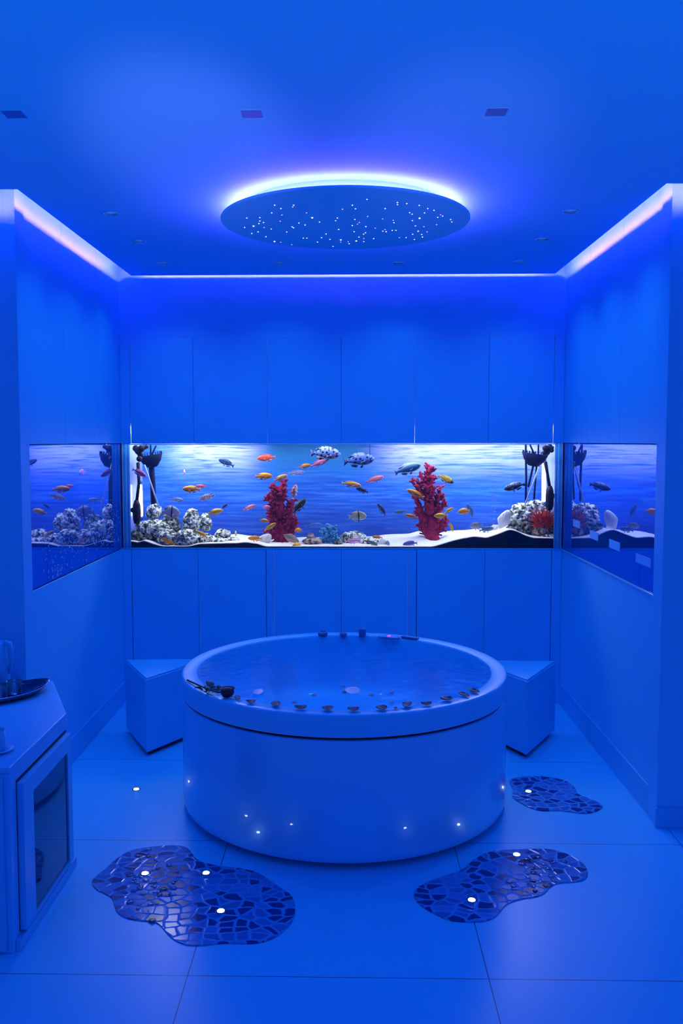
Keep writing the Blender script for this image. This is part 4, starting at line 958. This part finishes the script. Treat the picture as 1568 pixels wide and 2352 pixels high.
door = obj('fridge_door', bm, M['lacquer'], mb)
M['fridge_glass'] = pbr('dark fridge glass', (.012, .02, .07), .04, spec=.9, coat=.6)
obj('pane', B(dx0+.004, dx1-.006, gy0_+.0005, gy1_-.0005, gz0+.0005, gz1-.0005), M['fridge_glass'], door)
obj('door_gap', B(CXF-.001, CXF+.0009, dy0-.006, dy1+.004, dz0-.006, dz1+.012), M['dark'], mb)
# leaf shaped tray with tumblers
M['tray'] = pbr('polished dark steel', (.10, .12, .20), .12, metal=1); M['tray_edge'] = pbr('bright tray edge', (.55, .65, .85), .15, metal=1)
tc_ = Vector((-1.535, 3.72, .650)); ang = math.radians(38)
tray = empty('serving_tray', tc_, 'dark polished leaf shaped tray with glasses on the minibar cabinet', 'tray')
def leaf_outline(a, b, n=48):
    out = []
    for i in range(n):
        t_ = 2*PI*i/n; x = math.cos(t_); y = math.sin(t_)
        out.append((a*(abs(x)**.9)*(1 if x > 0 else -1), b*y*(1-.35*abs(x)**3)))
    return out
def tray_rot(p, z): return tc_ + Vector((p[0]*math.cos(ang)-p[1]*math.sin(ang), p[0]*math.sin(ang)+p[1]*math.cos(ang), z))
prof = [(.55, .003), (.82, .005), (.94, .016), (1.0, .028), (1.015, .028), (.96, .012), (.84, .0005), (.55, .0)]
bm = bmesh.new(); rings = []
for k, z in prof:
    rings.append([bm.verts.new(tray_rot((p[0]*k, p[1]*k), z + .05*max(0, abs(p[0])/.25-.72)*(k if k > .8 else 0))) for p in leaf_outline(.25, .135)])
for a, b in zip(rings, rings[1:]):
    for i in range(48): bm.faces.new((a[i], a[(i+1) % 48], b[(i+1) % 48], b[i]))
bm.faces.new(rings[0]); bm.faces.new(rings[-1]); obj('dish', bm, M['tray'], tray, smooth=True)
bm = bmesh.new(); o_ = leaf_outline(.253, .1375)
tube(bm, [tray_rot(p, .0285 + .05*max(0, abs(p[0])/.25-.72)) for p in o_ + [o_[0]]], .0022, 6); obj('edge', bm, M['tray_edge'], tray, smooth=True)
def tumbler_mat():
    m = clear('clear tumbler', (.95, .98, 1), 1.38); t = m.node_tree; o = [n for n in t.nodes if n.type == 'OUTPUT_MATERIAL'][0]; src = o.inputs[0].links[0].from_socket
    d = N(t, 'BsdfDiffuse', Color=c4((.25, .62, .92))); x = N(t, 'MixShader', Fac=.16); t.links.new(src, x.inputs[1]); t.links.new(d.outputs[0], x.inputs[2]); t.links.new(x.outputs[0], o.inputs[0]); return m
M['tumbler'] = tumbler_mat()
def tumbler(x, y, z, label, r=.034, h=.085):
    bm = lathe(bmesh.new(), [(0, 0), (r*.82, 0), (r, h), (r-.002, h), (r*.82-.002, .008), (0, .008)], 0, 0, 36)
    o = obj('tumbler', bm, M['tumbler'], smooth=True); o.location = (x, y, z); tag(o, label, 'glass', 'tumblers on the tray')
for (dx, dy, l) in ((.02, -.055, 'clear tumbler at the front of the dark tray'), (.10, .0, 'clear tumbler nearest the right tip of the dark tray'), (.005, .04, 'clear tumbler in the middle of the dark tray, by the kettle')):
    p = tray_rot((dx, dy), .0045); tumbler(p.x, p.y, p.z, l, .034, .055)
# kettle
kp = Vector((-1.445, 3.90, .650)); kp = hit(-12, 1575, 1, 3.90); kp.z = .6505
ket = empty('electric_kettle', kp, 'white jug kettle cut by the left picture edge behind the tray', 'kettle')
lift = lambda pr: [(r, z + kp.z) for r, z in pr]
obj('body', lathe(bmesh.new(), lift([(0, .012), (.066, .012), (.068, .03), (.060, .12), (.050, .19), (.048, .198), (.040, .205), (0, .212)]), kp.x, kp.y, 40), M['lacquer'], ket, smooth=True)
obj('power_base', lathe(bmesh.new(), lift([(0, 0), (.072, 0), (.072, .008), (.066, .0118), (0, .0118)]), kp.x, kp.y, 40), M['grey_plastic'], ket, smooth=True)
bm = bmesh.new(); tube(bm, [kp + Vector(v) for v in ((.040, 0, .192), (.055, 0, .203), (.072, 0, .196), (.079, 0, .165), (.077, 0, .120), (.070, 0, .080), (.060, 0, .062))], [.010, .010, .0105, .010, .009, .0085, .008], 10); obj('handle', bm, M['lacquer'], ket, smooth=True)
obj('lid_knob', lathe(bmesh.new(), lift([(.0, .210), (.012, .211), (.014, .222), (.008, .228), (0, .229)]), kp.x, kp.y, 20), M['grey_plastic'], ket, smooth=True)
# cup on its saucer
q = hit(2, 1722, 2, .656); 
sa = tag(obj('saucer', lathe(bmesh.new(), [(0, 0), (.030, 0), (.034, .002), (.055, .008), (.056, .010), (.034, .005), (0, .0045)], 0, 0, 40), M['lacquer'], smooth=True), 'white saucer under the cup at the front of the minibar cabinet', 'saucer'); sa.location = (q.x-.012, q.y, .650)
cu = empty('cup', (q.x-.012, q.y, .6546), 'tall white cup on a saucer at the left picture edge', 'cup')
o = obj('body', lathe(bmesh.new(), [(0, 0), (.024, 0), (.028, .006), (.0285, .075), (.0265, .075), (.026, .008), (0, .006)], cu.location.x, cu.location.y, 36), M['lacquer'], cu, smooth=True); bpy.context.view_layer.update()
for v in o.data.vertices: v.co.z += .6546
bm = bmesh.new(); c0 = Vector(cu.location); tube(bm, [c0 + Vector(v) for v in ((-.026, 0, .060), (-.045, 0, .058), (-.050, 0, .040), (-.044, 0, .022), (-.026, 0, .018))], .0035, 8); obj('handle', bm, M['lacquer'], cu, smooth=True)

# ------------------------------------------------------------------ things on the glass panels
bm = bmesh.new(); rnd = random.Random(9); M['drop_pale'] = pbr('pale water drop', (.55, .80, 1), .15)
for (px, py, sx, sy, n) in ((215, 1230, 28, 34, 90), (150, 1265, 26, 30, 90), (130, 1310, 12, 22, 60), (255, 1240, 14, 22, 60), (195, 1205, 45, 26, 70), (250, 1190, 12, 20, 30)):
    for i in range(n):
        p = hit(px + rnd.gauss(0, sx), py + rnd.gauss(0, sy), 0, XL)
        if PAN_L[0]+.05 < p.y < PAN_L[1]-.03 and TZ0+.01 < p.z < TZ1-.05:
            ball(bm, Vector((XL-.0015, p.y, p.z)), rnd.uniform(.0018, .0042), (.5, 1.6, rnd.uniform(1, 2.4)), 1)
tag(obj('water_droplets', bm, M['drop_pale'], smooth=True), 'pale water droplets on the left glass panel', 'droplets', kind='stuff')
M['oblong'] = pbr('pale sticker', (.18, .62, .95), .5, var=.1); M['oblong_dark'] = pbr('dark oblong', (.16, .26, .55), .5)
def oblong(yc, zc, w, h, label):  # thin pale oblong laid on the right glass panel
    t = empty('pale_oblong', (XR, yc, zc), label, 'label', 'pale oblongs on the right glass panel')
    obj('card', B(XR+.0002, XR+.0018, yc-w/2, yc+w/2, zc-h/2, zc+h/2), M['oblong'], t, bevel=.0004, seg=1)
for (y, z, w, h, l) in ((5.513, 1.237, .17, .045, 'pale oblong on the right glass, lowest row, nearest the tank'), (5.118, 1.206, .17, .046, 'pale oblong on the right glass, lowest row, second from the tank'), (4.722, 1.197, .19, .046, 'pale oblong on the right glass, lowest row, third from the tank'), (4.258, 1.178, .22, .045, 'pale oblong on the right glass, lowest row, nearest the viewer')):
    oblong(y, z, w, h, l)

# ------------------------------------------------------------------ light
wd = bpy.data.worlds.new('room beyond'); sc.world = wd; wd.use_nodes = True
bg = wd.node_tree.nodes['Background']; bg.inputs[0].default_value = (.065, .20, 1, 1); bg.inputs[1].default_value = .53
def area(name, loc, rot, sx, sy, power, col):
    d = bpy.data.lights.new(name, 'AREA'); d.shape = 'RECTANGLE'; d.size = sx; d.size_y = sy; d.energy = power; d.color = col
    o = bpy.data.objects.new(name, d); C.objects.link(o); o.location = loc; o.rotation_euler = rot; return o
BLUE = (.008, .22, 1)
for sx in (-1, 1):     # unseen fill spots added to brighten the ceiling
    d = bpy.data.lights.new('ceiling_fill', 'SPOT'); d.energy = 70; d.color = (.06, .30, 1); d.spot_size = math.radians(95); d.spot_blend = .8; d.shadow_soft_size = .06
    o = bpy.data.objects.new('ceiling_fill', d); C.objects.link(o); o.location = (sx*1.9, 1.0, .5); o.rotation_euler = (Vector((sx*1.5, 1.55, 2.9)) - o.location).to_track_quat('-Z', 'Y').to_euler()
# two spots added to imitate violet patches on the ceiling before the star disc
for px, py, pw in ((430, 325, 330), (1050, 335, 170)):
    q = hit(px, py, 2, ZC); d = bpy.data.lights.new('ceiling_patch_spot', 'SPOT'); d.energy = pw; d.color = (.75, .34, 1); d.spot_size = math.radians(13); d.spot_blend = 1; d.shadow_soft_size = .08
    o = bpy.data.objects.new('ceiling_patch_spot', d); C.objects.link(o); o.location = (q.x*.6, -.6, .9); o.rotation_euler = (q - o.location).to_track_quat('-Z', 'Y').to_euler()
# lamps of the aquarium hood, above the waterline behind the upper cupboards
WHITE = (.86, .88, 1)
for x, pw, w in ((-.95, 5.4, .5), (.72, 7, .8), (-.15, .6, .4), (1.2, 3, .3), (-1.34, 3, .2)):
    area('aquarium_lamp', (x, 6.22, TZ1+.10), (math.radians(-8), 0, 0), w, .22, pw, WHITE)
area('aquarium_lamp', (-.05, 5.94, TZ1+.10), (math.radians(10), 0, 0), 2.7, .08, 9, (1, .93, .88))

# ------------------------------------------------------------------ output look
vs = sc.view_settings; vs.view_transform = 'Standard'; vs.look = 'None'; vs.exposure = 0; vs.gamma = 1; vs.use_curve_mapping = False
try:
    sc.cycles.use_denoising = True; sc.cycles.max_bounces = 10; sc.cycles.diffuse_bounces = 6; sc.cycles.transparent_max_bounces = 16
    sc.cycles.sample_clamp_indirect = 6; sc.cycles.caustics_reflective = False; sc.cycles.caustics_refractive = False
except Exception: pass
